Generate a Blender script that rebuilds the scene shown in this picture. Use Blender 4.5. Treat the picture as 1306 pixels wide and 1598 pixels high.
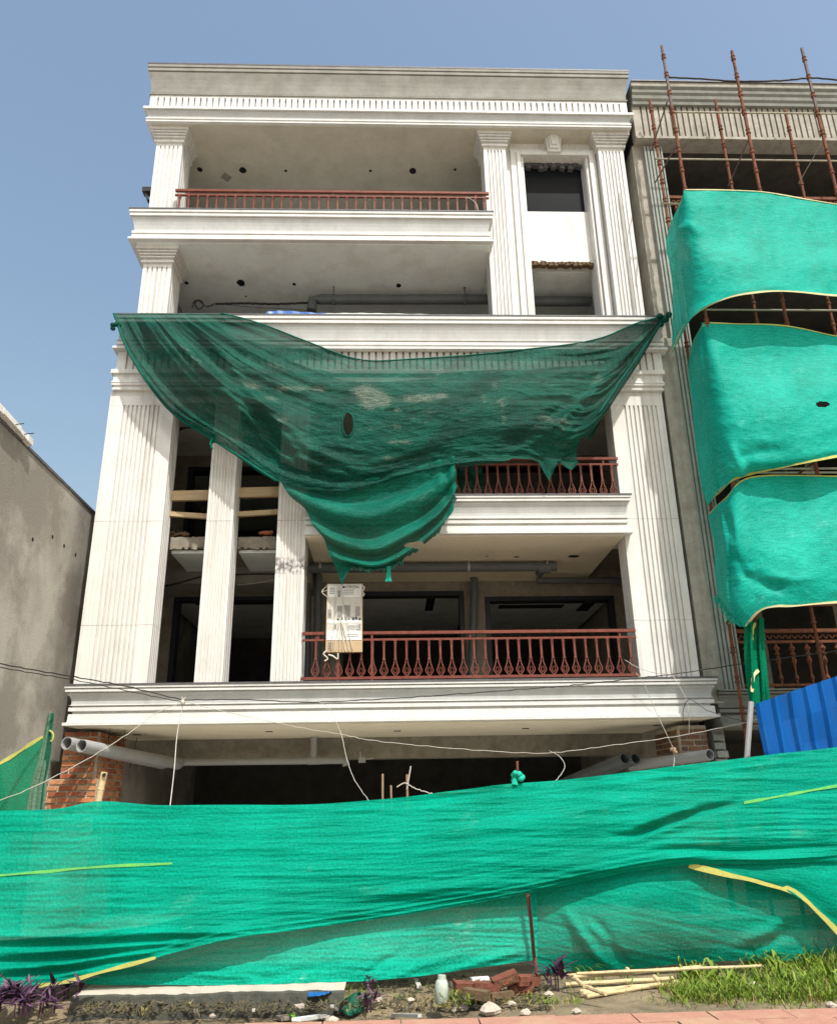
import bpy, math, random
import numpy as np
from mathutils import Vector, Matrix
R = math.radians
for o in list(bpy.data.objects): bpy.data.objects.remove(o)
scene = bpy.context.scene
COL = scene.collection
rnd = random.Random(7)

# ------------------------------------------------------------------ camera
YAW, PITCH, ROLL = R(2.24), R(20.0), R(-1.02)
FPX, CX, CY = 1250.0, 653.0, 799.0
fwd = np.array([math.sin(YAW)*math.cos(PITCH), math.cos(YAW)*math.cos(PITCH), math.sin(PITCH)])
rt0 = np.array([math.cos(YAW), -math.sin(YAW), 0.0]); up0 = np.cross(rt0, fwd)
rt = math.cos(ROLL)*rt0 + math.sin(ROLL)*up0
up = -math.sin(ROLL)*rt0 + math.cos(ROLL)*up0
EYE = np.array([0.0, 0.0, 1.55])
cam = bpy.data.cameras.new('camera'); camo = bpy.data.objects.new('camera', cam); COL.objects.link(camo)
camo.matrix_world = Matrix(((rt[0], up[0], -fwd[0], EYE[0]), (rt[1], up[1], -fwd[1], EYE[1]), (rt[2], up[2], -fwd[2], EYE[2]), (0, 0, 0, 1)))
cam.sensor_fit = 'HORIZONTAL'; cam.sensor_width = 36.0; cam.lens = 36.0*FPX/1306.0
cam.clip_start = 0.05; cam.clip_end = 2000
scene.camera = camo

# ------------------------------------------------------------------ sky and sun
SUN_EL, SUN_AZ = R(55), R(25)            # azimuth measured from straight behind the camera towards the right
to_sun = Vector((math.sin(SUN_AZ)*math.cos(SUN_EL), -math.cos(SUN_AZ)*math.cos(SUN_EL), math.sin(SUN_EL)))
world = bpy.data.worlds.new('World'); scene.world = world; world.use_nodes = True
wn = world.node_tree.nodes; wl = world.node_tree.links
bg = wn['Background']; sky = wn.new('ShaderNodeTexSky'); sky.sky_type = 'NISHITA'
sky.sun_disc = False; sky.sun_elevation = SUN_EL
sky.sun_rotation = math.atan2(to_sun.x, to_sun.y)
sky.altitude = 200; sky.air_density = 1.9; sky.dust_density = 6.0; sky.ozone_density = 2.2
wl.new(sky.outputs[0], bg.inputs[0]); bg.inputs[1].default_value = 0.15
sun = bpy.data.lights.new('sun', 'SUN'); sun.energy = 3.8; sun.angle = R(0.53); sun.color = (1.0, 0.975, 0.935)
suno = bpy.data.objects.new('sun', sun); COL.objects.link(suno)
suno.rotation_euler = to_sun.to_track_quat('Z', 'Y').to_euler(); suno.location = (6, -6, 20)
vs = scene.view_settings; vs.view_transform = 'Standard'; vs.look = 'None'; vs.gamma = 1.0
vs.use_curve_mapping = False; vs.exposure = 0.31

def P(px, py, Y):
    """point of the photographed place that lies at distance Y"""
    d = rt*(px-CX)/FPX + up*(CY-py)/FPX + fwd
    return EYE + d*(Y/d[1])
def PX(px, py, X):
    d = rt*(px-CX)/FPX + up*(CY-py)/FPX + fwd
    return EYE + d*(X/d[0])
def PZ(px, py, Z):
    d = rt*(px-CX)/FPX + up*(CY-py)/FPX + fwd
    return EYE + d*((Z-EYE[2])/d[2])

# ------------------------------------------------------------------ materials
def mat(name, col, col2=None, rough=0.7, scale=6.0, bump=0.0, bscale=40.0, stretch=(1, 1, 1), spec=0.3, metal=0.0,
        dirt=None, dirt_amt=0.0, dirt_scale=(14, 14, 0.7), fine=0.12):
    m = bpy.data.materials.new(name); m.use_nodes = True
    n = m.node_tree.nodes; l = m.node_tree.links; b = n['Principled BSDF']
    b.inputs['Roughness'].default_value = rough; b.inputs['Metallic'].default_value = metal
    b.inputs['Specular IOR Level'].default_value = spec
    tc = n.new('ShaderNodeNewGeometry')
    mp = n.new('ShaderNodeMapping'); mp.inputs['Scale'].default_value = stretch; l.new(tc.outputs['Position'], mp.inputs['Vector'])
    nz = n.new('ShaderNodeTexNoise'); nz.inputs['Scale'].default_value = scale; nz.inputs['Detail'].default_value = 8; nz.inputs['Roughness'].default_value = 0.65
    l.new(mp.outputs[0], nz.inputs['Vector'])
    rp = n.new('ShaderNodeValToRGB'); rp.color_ramp.elements[0].position = 0.32; rp.color_ramp.elements[1].position = 0.68
    c2 = col2 or tuple(c*0.8 for c in col)
    rp.color_ramp.elements[0].color = (*c2, 1); rp.color_ramp.elements[1].color = (*col, 1)
    l.new(nz.outputs['Fac'], rp.inputs['Fac'])
    out = rp.outputs['Color']
    # fine grain
    n2 = n.new('ShaderNodeTexNoise'); n2.inputs['Scale'].default_value = 90; n2.inputs['Detail'].default_value = 4
    l.new(tc.outputs['Position'], n2.inputs['Vector'])
    mr = n.new('ShaderNodeMapRange'); mr.inputs[1].default_value = 0.3; mr.inputs[2].default_value = 0.7
    mr.inputs[3].default_value = 1-fine; mr.inputs[4].default_value = 1+fine*0.4
    l.new(n2.outputs['Fac'], mr.inputs[0])
    mul = n.new('ShaderNodeMix'); mul.data_type = 'RGBA'; mul.blend_type = 'MULTIPLY'; mul.inputs[0].default_value = 1
    l.new(out, mul.inputs[6]); l.new(mr.outputs[0], mul.inputs[7]); out = mul.outputs[2]
    if dirt:
        m3 = n.new('ShaderNodeMapping'); m3.inputs['Scale'].default_value = dirt_scale; l.new(tc.outputs['Position'], m3.inputs['Vector'])
        n3 = n.new('ShaderNodeTexNoise'); n3.inputs['Scale'].default_value = 1.0; n3.inputs['Detail'].default_value = 7; n3.inputs['Roughness'].default_value = 0.7
        l.new(m3.outputs[0], n3.inputs['Vector'])
        r3 = n.new('ShaderNodeMapRange'); r3.inputs[1].default_value = 0.5; r3.inputs[2].default_value = 0.78; r3.inputs[3].default_value = 0; r3.inputs[4].default_value = dirt_amt
        l.new(n3.outputs['Fac'], r3.inputs[0])
        mx = n.new('ShaderNodeMix'); mx.data_type = 'RGBA'; l.new(r3.outputs[0], mx.inputs[0]); l.new(out, mx.inputs[6]); mx.inputs[7].default_value = (*dirt, 1)
        out = mx.outputs[2]
    l.new(out, b.inputs['Base Color'])
    if bump:
        n4 = n.new('ShaderNodeTexNoise'); n4.inputs['Scale'].default_value = bscale; n4.inputs['Detail'].default_value = 6
        l.new(mp.outputs[0], n4.inputs['Vector'])
        bp = n.new('ShaderNodeBump'); bp.inputs['Strength'].default_value = bump; bp.inputs['Distance'].default_value = 0.02
        l.new(n4.outputs['Fac'], bp.inputs['Height']); l.new(bp.outputs[0], b.inputs['Normal'])
    return m

def net_mat(name, col, col2, transp=0.12, transl=0.35, rough=0.55, spec=0.25, stain=None, stain_amt=0.0, weave=(3.0, 70.0), var=.5, bump=0.6, gscale=42, lo=1.28, hi=1.74, paint=False):
    m = bpy.data.materials.new(name); m.use_nodes = True
    n = m.node_tree.nodes; l = m.node_tree.links; b = n['Principled BSDF']; outn = n['Material Output']
    b.inputs['Roughness'].default_value = rough; b.inputs['Specular IOR Level'].default_value = spec
    uv = n.new('ShaderNodeUVMap'); uv.uv_map = 'UVMap'
    mp = n.new('ShaderNodeMapping'); mp.inputs['Scale'].default_value = (weave[0], weave[1], 1); l.new(uv.outputs[0], mp.inputs['Vector'])
    nz = n.new('ShaderNodeTexNoise'); nz.inputs['Scale'].default_value = 1; nz.inputs['Detail'].default_value = 5; nz.inputs['Roughness'].default_value = 0.65
    l.new(mp.outputs[0], nz.inputs['Vector'])
    big = n.new('ShaderNodeTexNoise'); big.inputs['Scale'].default_value = 1.3; big.inputs['Detail'].default_value = 5; l.new(uv.outputs[0], big.inputs['Vector'])
    grain = n.new('ShaderNodeTexNoise'); grain.inputs['Scale'].default_value = gscale; grain.inputs['Detail'].default_value = 2; l.new(uv.outputs[0], grain.inputs['Vector'])
    a1 = n.new('ShaderNodeMath'); a1.operation = 'ADD'; l.new(nz.outputs['Fac'], a1.inputs[0]); l.new(big.outputs['Fac'], a1.inputs[1])
    a2 = n.new('ShaderNodeMath'); a2.operation = 'ADD'; l.new(a1.outputs[0], a2.inputs[0]); l.new(grain.outputs['Fac'], a2.inputs[1])
    mr = n.new('ShaderNodeMapRange'); mr.inputs[1].default_value = lo; mr.inputs[2].default_value = hi; l.new(a2.outputs[0], mr.inputs[0])
    mx = n.new('ShaderNodeMix'); mx.data_type = 'RGBA'; l.new(mr.outputs[0], mx.inputs[0])
    mx.inputs[6].default_value = (*col2, 1); mx.inputs[7].default_value = (*col, 1); out = mx.outputs[2]
    if stain:
        m3 = n.new('ShaderNodeMapping'); m3.inputs['Scale'].default_value = (1.0, 1.5, 1); l.new(uv.outputs[0], m3.inputs['Vector'])
        n3 = n.new('ShaderNodeTexNoise'); n3.inputs['Scale'].default_value = 1.1; n3.inputs['Detail'].default_value = 9; n3.inputs['Roughness'].default_value = 0.75
        l.new(m3.outputs[0], n3.inputs['Vector'])
        r3 = n.new('ShaderNodeMapRange'); r3.inputs[1].default_value = 0.58; r3.inputs[2].default_value = 0.72; r3.inputs[4].default_value = stain_amt; l.new(n3.outputs['Fac'], r3.inputs[0])
        mm = n.new('ShaderNodeMath'); mm.operation = 'MULTIPLY'; l.new(r3.outputs[0], mm.inputs[0])
        r4 = n.new('ShaderNodeMapRange'); r4.inputs[1].default_value = 0.42; r4.inputs[2].default_value = 0.6; l.new(nz.outputs['Fac'], r4.inputs[0]); l.new(r4.outputs[0], mm.inputs[1])
        m5 = n.new('ShaderNodeMix'); m5.data_type = 'RGBA'; l.new(mm.outputs[0], m5.inputs[0]); l.new(out, m5.inputs[6]); m5.inputs[7].default_value = (*stain, 1); out = m5.outputs[2]
    at = None
    if paint:          # dried cement splashes, where the net carries them
        at = n.new('ShaderNodeAttribute'); at.attribute_name = 'cement'
        f_ = n.new('ShaderNodeMath'); f_.operation = 'ADD'; l.new(at.outputs['Fac'], f_.inputs[0]); l.new(nz.outputs['Fac'], f_.inputs[1])
        f2_ = n.new('ShaderNodeMath'); f2_.operation = 'ADD'; l.new(f_.outputs[0], f2_.inputs[0]); l.new(grain.outputs['Fac'], f2_.inputs[1])
        r6 = n.new('ShaderNodeMapRange'); r6.inputs[1].default_value = 1.36; r6.inputs[2].default_value = 2.0; r6.inputs[4].default_value = .58; l.new(f2_.outputs[0], r6.inputs[0])
        m6 = n.new('ShaderNodeMix'); m6.data_type = 'RGBA'; l.new(r6.outputs[0], m6.inputs[0]); l.new(out, m6.inputs[6]); m6.inputs[7].default_value = (.36, .365, .29, 1); out = m6.outputs[2]
    l.new(out, b.inputs['Base Color'])
    bp = n.new('ShaderNodeBump'); bp.inputs['Strength'].default_value = bump; bp.inputs['Distance'].default_value = 0.014
    l.new(a2.outputs[0], bp.inputs['Height']); l.new(bp.outputs[0], b.inputs['Normal'])
    tr = n.new('ShaderNodeBsdfTranslucent'); l.new(out, tr.inputs['Color']); l.new(bp.outputs[0], tr.inputs['Normal'])
    tp = n.new('ShaderNodeBsdfTransparent')
    s1 = n.new('ShaderNodeMixShader'); s1.inputs[0].default_value = transl; l.new(b.outputs[0], s1.inputs[1]); l.new(tr.outputs[0], s1.inputs[2])
    s2 = n.new('ShaderNodeMixShader'); l.new(s1.outputs[0], s2.inputs[1]); l.new(tp.outputs[0], s2.inputs[2])
    mg = n.new('ShaderNodeMapRange'); mg.inputs[1].default_value = 0.35; mg.inputs[2].default_value = 0.65
    mg.inputs[3].default_value = transp*(1+var); mg.inputs[4].default_value = transp*(1-var); l.new(nz.outputs['Fac'], mg.inputs[0])
    l.new(mg.outputs[0], s2.inputs[0])
    l.new(s2.outputs[0], outn.inputs['Surface'])
    return m

M = {}
M['pane'] = mat('dark window glass', (.010, .012, .014), None, .3, 3, spec=.03)
M['white'] = mat('white paint', (.69, .68, .645), (.61, .60, .565), .6, 2.2, .2, 45, dirt=(.36, .34, .30), dirt_amt=.75, dirt_scale=(10, 10, .35))
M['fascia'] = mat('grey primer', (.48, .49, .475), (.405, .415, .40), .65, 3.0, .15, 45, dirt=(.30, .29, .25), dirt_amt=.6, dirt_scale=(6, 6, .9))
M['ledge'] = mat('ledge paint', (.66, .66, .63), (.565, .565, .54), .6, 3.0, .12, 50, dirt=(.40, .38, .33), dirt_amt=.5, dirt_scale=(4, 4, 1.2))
M['putty'] = mat('putty', (.285, .28, .25), (.19, .185, .16), .75, 3.0, .15, 40, dirt=(.27, .25, .2), dirt_amt=.6, dirt_scale=(5, 5, .7))
M['ceil'] = mat('ceiling plaster', (.80, .87, .86), (.70, .76, .75), .8, 1.6, .15, 30, dirt=(.36, .33, .26), dirt_amt=.45, dirt_scale=(2, 2, 2))
M['ceil_top'] = mat('top ceiling plaster', (.56, .53, .44), (.46, .43, .35), .8, 1.8, .15, 30, dirt=(.32, .29, .23), dirt_amt=.5, dirt_scale=(2, 2, 2))
M['ceil_low'] = mat('low ceiling plaster', (.84, .77, .60), (.76, .69, .525), .8, 2.2, .15, 30, dirt=(.5, .46, .37), dirt_amt=.4, dirt_scale=(2, 2, 2))
M['stone'] = mat('dark stone', (.12, .12, .125), (.07, .07, .075), .5, 9, .1)
M['concrete'] = mat('raw concrete', (.30, .27, .22), (.19, .17, .135), .85, 5, .5, 26, dirt=(.10, .09, .07), dirt_amt=.6, dirt_scale=(4, 4, 2))
M['inner'] = mat('inner plaster', (.085, .078, .066), (.05, .046, .038), .85, 3, .2, 20)  # kept near black: the dimness of the rooms is put into the colour
M['rail'] = mat('railing paint', (.215, .070, .048), (.14, .042, .03), .5, 9, .05, 60, spec=.15, fine=.2)
M['frame'] = mat('dark frame', (.022, .026, .036), (.015, .017, .024), .45, 8)
M['hole'] = mat('hole', (.012, .011, .010), None, .9)  # near-black pieces stand for the shade inside openings
M['grey_wall'] = mat('grey render', (.40, .375, .325), (.25, .23, .195), .9, .62, .35, 55, dirt=(.22, .195, .16), dirt_amt=.8, dirt_scale=(1.0, .9, .8))
_r = M['grey_wall'].node_tree.nodes['Color Ramp'] if 'Color Ramp' in M['grey_wall'].node_tree.nodes else None
if _r: _r.color_ramp.elements[0].position = .44; _r.color_ramp.elements[1].position = .56
M['nbr'] = mat('weathered render', (.40, .375, .315), (.27, .25, .205), .85, 4, .3, 30, dirt=(.13, .13, .115), dirt_amt=.7, dirt_scale=(7, 7, .8))
M['nbr_green'] = mat('weathered fluting', (.33, .35, .31), (.24, .26, .225), .8, 4, .25, 30, dirt=(.12, .13, .11), dirt_amt=.6, dirt_scale=(8, 8, .5))
M['nbr_dark'] = mat('weathered moulding', (.20, .205, .175), (.135, .14, .115), .8, 6, .2)
M['rust'] = mat('rusty tube', (.22, .068, .027), (.10, .036, .02), .8, 7, .3, 60, dirt=(.05, .035, .03), dirt_amt=.8, dirt_scale=(8, 8, 5))
M['rust_grey'] = mat('worn tube', (.15, .115, .11), (.09, .055, .05), .6, 7, .2, 60)
M['tube_pale'] = mat('pale tube', (.36, .34, .25), (.25, .22, .16), .6, 8, .2)
M['pvc'] = mat('grey plastic pipe', (.34, .345, .34), (.29, .295, .29), .4, 5, spec=.4)
M['pvc_dark'] = mat('dark grey pipe', (.12, .135, .145), (.09, .10, .105), .45, 5, spec=.4)
M['strap'] = mat('steel strap', (.42, .42, .40), None, .4, 9, metal=.4)
M['wood'] = mat('plank', (.46, .36, .22), (.36, .27, .155), .8, 3, .1, 30, stretch=(1, 6, 12))
M['bamboo'] = mat('bamboo', (.62, .50, .29), (.46, .35, .18), .6, 9, .15, 30, dirt=(.28, .2, .1), dirt_amt=.5)
M['stick'] = mat('stick', (.34, .24, .15), (.24, .16, .09), .8, 12)
M['post'] = mat('rust red post', (.20, .065, .04), (.12, .04, .03), .7, 12)
M['brick_loose'] = mat('shaded red brick', (.21, .075, .045), (.13, .045, .03), .9, 14, .5, 40)  # loose bricks, base colour lowered to stand for their shade
for i, c in enumerate([(.52, .20, .085), (.44, .145, .065), (.56, .26, .12), (.35, .105, .05)]):
    M['brick%d' % i] = mat('brick', c, tuple(v*.72 for v in c), .9, 14, .6, 40, dirt=(.42, .36, .28), dirt_amt=.55, dirt_scale=(9, 9, 9))
M['brick_shaded0'] = mat('old brick', (.235, .115, .065), (.15, .075, .045), .9, 14, .6, 40, dirt=(.2, .17, .12), dirt_amt=.6, dirt_scale=(9, 9, 9))  # shade of the scaffold nets put into these brick colours
M['brick_shaded1'] = mat('shaded brick b', (.17, .10, .065), (.11, .065, .045), .9, 14, .6, 40, dirt=(.2, .17, .12), dirt_amt=.6, dirt_scale=(9, 9, 9))
M['brick_dark'] = mat('mossy brick', (.17, .11, .06), (.10, .07, .04), .9, 14, .5, 40)
M['mortar'] = mat('mortar', (.52, .46, .36), (.38, .33, .25), .95, 10, .6, 30)
M['blue'] = mat('blue sheet', (.003, .10, .36), (.002, .072, .28), .5, 2, spec=.12, stretch=(1, 1, .3), dirt=(.02, .05, .12), dirt_amt=.6, dirt_scale=(6, 6, .7))
M['soil'] = mat('soil', (.30, .235, .145), (.13, .105, .065), .95, 2.4, .8, 24, dirt=(.055, .06, .03), dirt_amt=.8, dirt_scale=(3, 3, 3), fine=.4)
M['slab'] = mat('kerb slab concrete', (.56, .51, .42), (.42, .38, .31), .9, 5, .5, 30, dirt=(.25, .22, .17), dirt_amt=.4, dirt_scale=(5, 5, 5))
M['slab_side'] = mat('dark face concrete', (.085, .085, .07), (.04, .042, .034), .95, 6, .8, 20, dirt=(.03, .04, .018), dirt_amt=.7, dirt_scale=(4, 4, 8))  # kerb front face, coloured far darker than the slab top
M['paver'] = mat('pink paver', (.44, .225, .165), (.36, .18, .13), .85, 8, .3, 60, dirt=(.44, .33, .20), dirt_amt=.85, dirt_scale=(2.2, 2.2, 2))
M['road'] = mat('pale road', (.52, .50, .46), (.44, .42, .385), .9, 3, .2, 30)
M['sand'] = mat('sandy paving', (.47, .335, .20), (.38, .26, .15), .95, 4, .3, 60)
M['wire_dark'] = mat('black cable', (.025, .023, .022), None, .5)
M['wire_pale'] = mat('pale cable', (.50, .47, .40), None, .6)
M['cord'] = mat('white cord', (.52, .50, .45), None, .7)
M['yellow'] = mat('yellow hem', (.52, .50, .13), (.38, .40, .10), .7, 12, .1, 60)
M['hem_pale'] = mat('pale hem', (.62, .57, .33), (.50, .46, .22), .7, 12, .1, 60)
M['hem_lime'] = mat('lime seam', (.16, .52, .10), (.08, .42, .13), .7, 12)
M['purple'] = mat('purple leaf', (.075, .03, .068), (.035, .014, .034), .5, 16, spec=.4)
M['purple2'] = mat('mauve leaf', (.17, .08, .14), (.09, .04, .08), .5, 16, spec=.4)
M['grass'] = mat('grass', (.21, .30, .025), (.06, .125, .012), .6, 11)
M['grass_dry'] = mat('dry grass', (.36, .30, .10), (.22, .19, .055), .7, 5)
M['litter'] = mat('dead leaves', (.12, .10, .055), (.05, .045, .025), .9, 9)
M['rock'] = mat('pale stone', (.50, .44, .36), (.36, .31, .25), .9, 9, .5, 30)
M['plastic_white'] = mat('cloudy plastic', (.48, .54, .46), (.38, .43, .36), .35, 7, spec=.5)
M['lime'] = mat('lime ball', (.16, .46, .02), (.10, .33, .01), .5, 8)
M['bluebag'] = mat('blue plastic', (.02, .13, .42), (.01, .08, .28), .4, 8, spec=.5)
M['greencloth'] = mat('green cloth', (.006, .10, .055), (.003, .055, .032), .85, 8)
M['carton'] = mat('cardboard', (.50, .375, .23), (.43, .31, .18), .85, 5)
M['print_white'] = mat('white print', (.78, .78, .76), (.66, .66, .64), .6, 7)
M['print_grey'] = mat('grey print', (.30, .29, .26), (.20, .19, .175), .6, 9)
M['print_dark'] = mat('dark print', (.06, .065, .075), None, .6)
M['print_pale'] = mat('pale print', (.60, .58, .53), (.48, .465, .42), .6, 7)
M['wrap'] = mat('stretch film', (.62, .58, .48), None, .35, 6, spec=.6)
M['fence_net'] = net_mat('green shade net', (.000, .335, .222), (.000, .215, .136), .04, .18, .6, .05, stain=(.16, .48, .36), stain_amt=.5, weave=(1.3, 32), bump=.45)
M['fence_low'] = net_mat('green shade net lower', (.004, .40, .27), (.000, .25, .16), .04, .18, .6, .05, stain=(.38, .58, .46), stain_amt=1.0, weave=(2.6, 30), bump=.8)
M['scaf_net'] = net_mat('teal shade net', (.02, .56, .44), (.000, .30, .215), .08, .30, .5, .07, weave=(7, 40), stain=(.20, .66, .56), stain_amt=.6, bump=.3, gscale=48, lo=1.14, hi=1.86)
M['drape'] = net_mat('dark green net', (.003, .110, .074), (.001, .036, .026), .14, .2, .5, .11, stain=(.40, .40, .32), stain_amt=.5, weave=(7, 42), var=.3, bump=.7, paint=True)
M['drape_low'] = net_mat('dark green net folds', (.005, .19, .128), (.001, .085, .057), .08, .25, .55, .12, stain=(.3, .42, .33), stain_amt=.3, weave=(6, 40), var=.3)
M['strip_net'] = net_mat('green net strip', (.001, .25, .12), (.000, .16, .075), .05, .3, .6, .05)
M['back_net'] = net_mat('green net behind', (.002, .32, .16), (.001, .21, .105), .10, .35, .6, .05)
M['back_net_old'] = net_mat('faded net strip', (.20, .34, .24), (.10, .24, .15), .15, .35, .6, .05)
# ------------------------------------------------------------------ mesh helpers
class MB:
    def __init__(s): s.v = []; s.f = []; s.uv = None; s.smooth = False; s.mi = []
    def box(s, x0, x1, y0, y1, z0, z1):
        b = len(s.v)
        s.v += [(x0, y0, z0), (x1, y0, z0), (x1, y1, z0), (x0, y1, z0), (x0, y0, z1), (x1, y0, z1), (x1, y1, z1), (x0, y1, z1)]
        s.f += [(b, b+3, b+2, b+1), (b+4, b+5, b+6, b+7), (b, b+1, b+5, b+4), (b+1, b+2, b+6, b+5), (b+2, b+3, b+7, b+6), (b+3, b, b+4, b+7)]
        return s
    def obox(s, c, ax, ay, az):   # oriented box, half axes
        b = len(s.v); c = np.array(c, float); ax, ay, az = map(lambda q: np.array(q, float), (ax, ay, az))
        for k in (-1, 1):
            for i, j in ((-1, -1), (1, -1), (1, 1), (-1, 1)):
                s.v.append(tuple(c+ax*i+ay*j+az*k))
        s.f += [(b, b+3, b+2, b+1), (b+4, b+5, b+6, b+7), (b, b+1, b+5, b+4), (b+1, b+2, b+6, b+5), (b+2, b+3, b+7, b+6), (b+3, b, b+4, b+7)]
        return s
    def prism(s, poly, z0, z1):   # CCW plan polygon
        b = len(s.v); n = len(poly)
        s.v += [(x, y, z0) for x, y in poly] + [(x, y, z1) for x, y in poly]
        s.f += [(b+i, b+(i+1) % n, b+n+(i+1) % n, b+n+i) for i in range(n)]
        s.f += [tuple(b+n+i for i in range(n)), tuple(b+i for i in reversed(range(n)))]
        return s
    def tube(s, pts, r, seg=8, caps=True, r2=None):
        pts = [np.array(p, float) for p in pts]; b = len(s.v); n = len(pts)
        prev = None
        for i, p in enumerate(pts):
            t = pts[min(i+1, n-1)]-pts[max(i-1, 0)]; t = t/np.linalg.norm(t)
            if prev is None:
                a = np.array([0, 0, 1.0]) if abs(t[2]) < .9 else np.array([1.0, 0, 0])
                nn = np.cross(t, a)
            else: nn = prev-t*np.dot(prev, t)
            nn = nn/np.linalg.norm(nn); prev = nn; bb = np.cross(t, nn)
            rr = r if r2 is None else r+(r2-r)*i/(n-1)
            for k in range(seg):
                a = 2*math.pi*k/seg; s.v.append(tuple(p+rr*(math.cos(a)*nn+math.sin(a)*bb)))
        for i in range(n-1):
            for k in range(seg):
                s.f.append((b+i*seg+k, b+i*seg+(k+1) % seg, b+(i+1)*seg+(k+1) % seg, b+(i+1)*seg+k))
        if caps:
            s.f.append(tuple(b+k for k in reversed(range(seg)))); s.f.append(tuple(b+(n-1)*seg+k for k in range(seg)))
        return s
    def lathe(s, c, axis, prof, seg=10):   # prof: (dist along axis, radius)
        c = np.array(c, float); t = np.array(axis, float); t /= np.linalg.norm(t)
        a = np.array([0, 0, 1.0]) if abs(t[2]) < .9 else np.array([1.0, 0, 0])
        nn = np.cross(t, a); nn /= np.linalg.norm(nn); bb = np.cross(t, nn); b = len(s.v); n = len(prof)
        for d, r in prof:
            for k in range(seg):
                q = 2*math.pi*k/seg; s.v.append(tuple(c+t*d+r*(math.cos(q)*nn+math.sin(q)*bb)))
        for i in range(n-1):
            for k in range(seg): s.f.append((b+i*seg+k, b+i*seg+(k+1) % seg, b+(i+1)*seg+(k+1) % seg, b+(i+1)*seg+k))
        s.f.append(tuple(b+k for k in reversed(range(seg)))); s.f.append(tuple(b+(n-1)*seg+k for k in range(seg)))
        return s
    def grid(s, G):     # (nv, nu, 3)
        nv, nu = G.shape[:2]; b = len(s.v)
        s.v += [tuple(p) for p in G.reshape(-1, 3)]
        s.f += [(b+j*nu+i, b+j*nu+i+1, b+(j+1)*nu+i+1, b+(j+1)*nu+i) for j in range(nv-1) for i in range(nu-1)]
        return s

def obj(name, mb, m, parent=None, label=None, cat=None, group=None, kind=None, smooth=False, origin=None):
    me = bpy.data.meshes.new(name)
    o3 = np.array(origin if origin is not None else (0, 0, 0), float)
    vv = [tuple(np.array(p)-o3) for p in mb.v] if origin is not None else mb.v
    me.from_pydata([tuple(map(float, p)) for p in vv], [], mb.f); me.update()
    if mb.uv is not None:
        lay = me.uv_layers.new(name='UVMap'); idx = np.empty(len(me.loops), dtype=np.int32); me.loops.foreach_get('vertex_index', idx)
        lay.data.foreach_set('uv', np.asarray(mb.uv, dtype=np.float32)[idx].ravel())
    if isinstance(m, (list, tuple)):
        for q in m: me.materials.append(M[q])
        if mb.mi: me.polygons.foreach_set('material_index', mb.mi)
    else: me.materials.append(M[m])
    if getattr(mb, 'cement', None) is not None:
        at_ = me.attributes.new('cement', 'FLOAT', 'POINT'); at_.data.foreach_set('value', np.asarray(mb.cement, dtype=np.float32).ravel())
    if smooth: me.polygons.foreach_set('use_smooth', [True]*len(me.polygons))
    o = bpy.data.objects.new(name, me); COL.objects.link(o)
    o.location = tuple(o3)
    if parent is not None:
        o.parent = parent
        if origin is None or True:
            wp = np.array(world_loc(parent)); o.location = tuple(o3-wp)
    tag(o, label, cat, group, kind)
    return o
def world_loc(o):
    l = Vector(o.location); p = o.parent
    while p is not None: l = l+Vector(p.location); p = p.parent
    return l
def tag(o, label=None, cat=None, group=None, kind=None):
    if label: o['label'] = label
    if cat: o['category'] = cat
    if group: o['group'] = group
    if kind: o['kind'] = kind
    return o
def thing(name, loc, label, cat, group=None):
    o = bpy.data.objects.new(name, None); COL.objects.link(o); o.location = loc; o.empty_display_size = .2
    return tag(o, label, cat, group)
def inst(src, name, loc, parent, rot=(0, 0, 0), scale=(1, 1, 1), m=None):
    o = src.copy(); o.name = name; COL.objects.link(o); o.parent = parent
    for k in ('label', 'category', 'group'):
        if k in o.keys(): del o[k]
    wp = world_loc(parent) if parent is not None else Vector((0, 0, 0))
    o.location = Vector(loc)-wp; o.rotation_euler = rot; o.scale = scale
    return o

def rings(mb, prof, xl, xr, yf, yb, rl=True, rr=True, alt=()):
    """moulding: prof = list of (outset, z); returns mitred at the ends when rl / rr"""
    b = len(mb.v); n = len(prof)
    for o, z in prof:
        a = xl-(o if rl else 0); c = xr+(o if rr else 0)
        mb.v += [(a, yb, z), (a, yf-o, z), (c, yf-o, z), (c, yb, z)]
    for i in range(n-1):
        for k in range(4):
            p = b+i*4; q = p+4
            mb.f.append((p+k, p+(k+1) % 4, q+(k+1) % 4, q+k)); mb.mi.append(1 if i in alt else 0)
    mb.mi += [0, 0]
    mb.f.append((b, b+3, b+2, b+1)); e = b+(n-1)*4; mb.f.append((e, e+1, e+2, e+3))
    return mb

def fluted_poly(x0, x1, y0, y1, fx=(), fside=(), gw=.028, gd=.03, side='R'):
    """plan outline, front at y0 (towards the camera), notches at fx on the front and fside (y) on one side"""
    pts = [(x0, y1)]
    if side == 'L':
        for y in sorted(fside, reverse=True):
            pts += [(x0, y+gw/2), (x0+gd, y+gw*.28), (x0+gd, y-gw*.28), (x0, y-gw/2)]
    pts.append((x0, y0))
    for x in sorted(fx):
        pts += [(x-gw/2, y0), (x-gw*.28, y0+gd), (x+gw*.28, y0+gd), (x+gw/2, y0)]
    pts.append((x1, y0))
    if side == 'R':
        for y in sorted(fside):
            pts += [(x1, y-gw/2), (x1-gd, y-gw*.28), (x1-gd, y+gw*.28), (x1, y+gw/2)]
    pts.append((x1, y1))
    return pts
def lin(a, b, n): return [a+(b-a)*i/(n-1) for i in range(n)]

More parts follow.
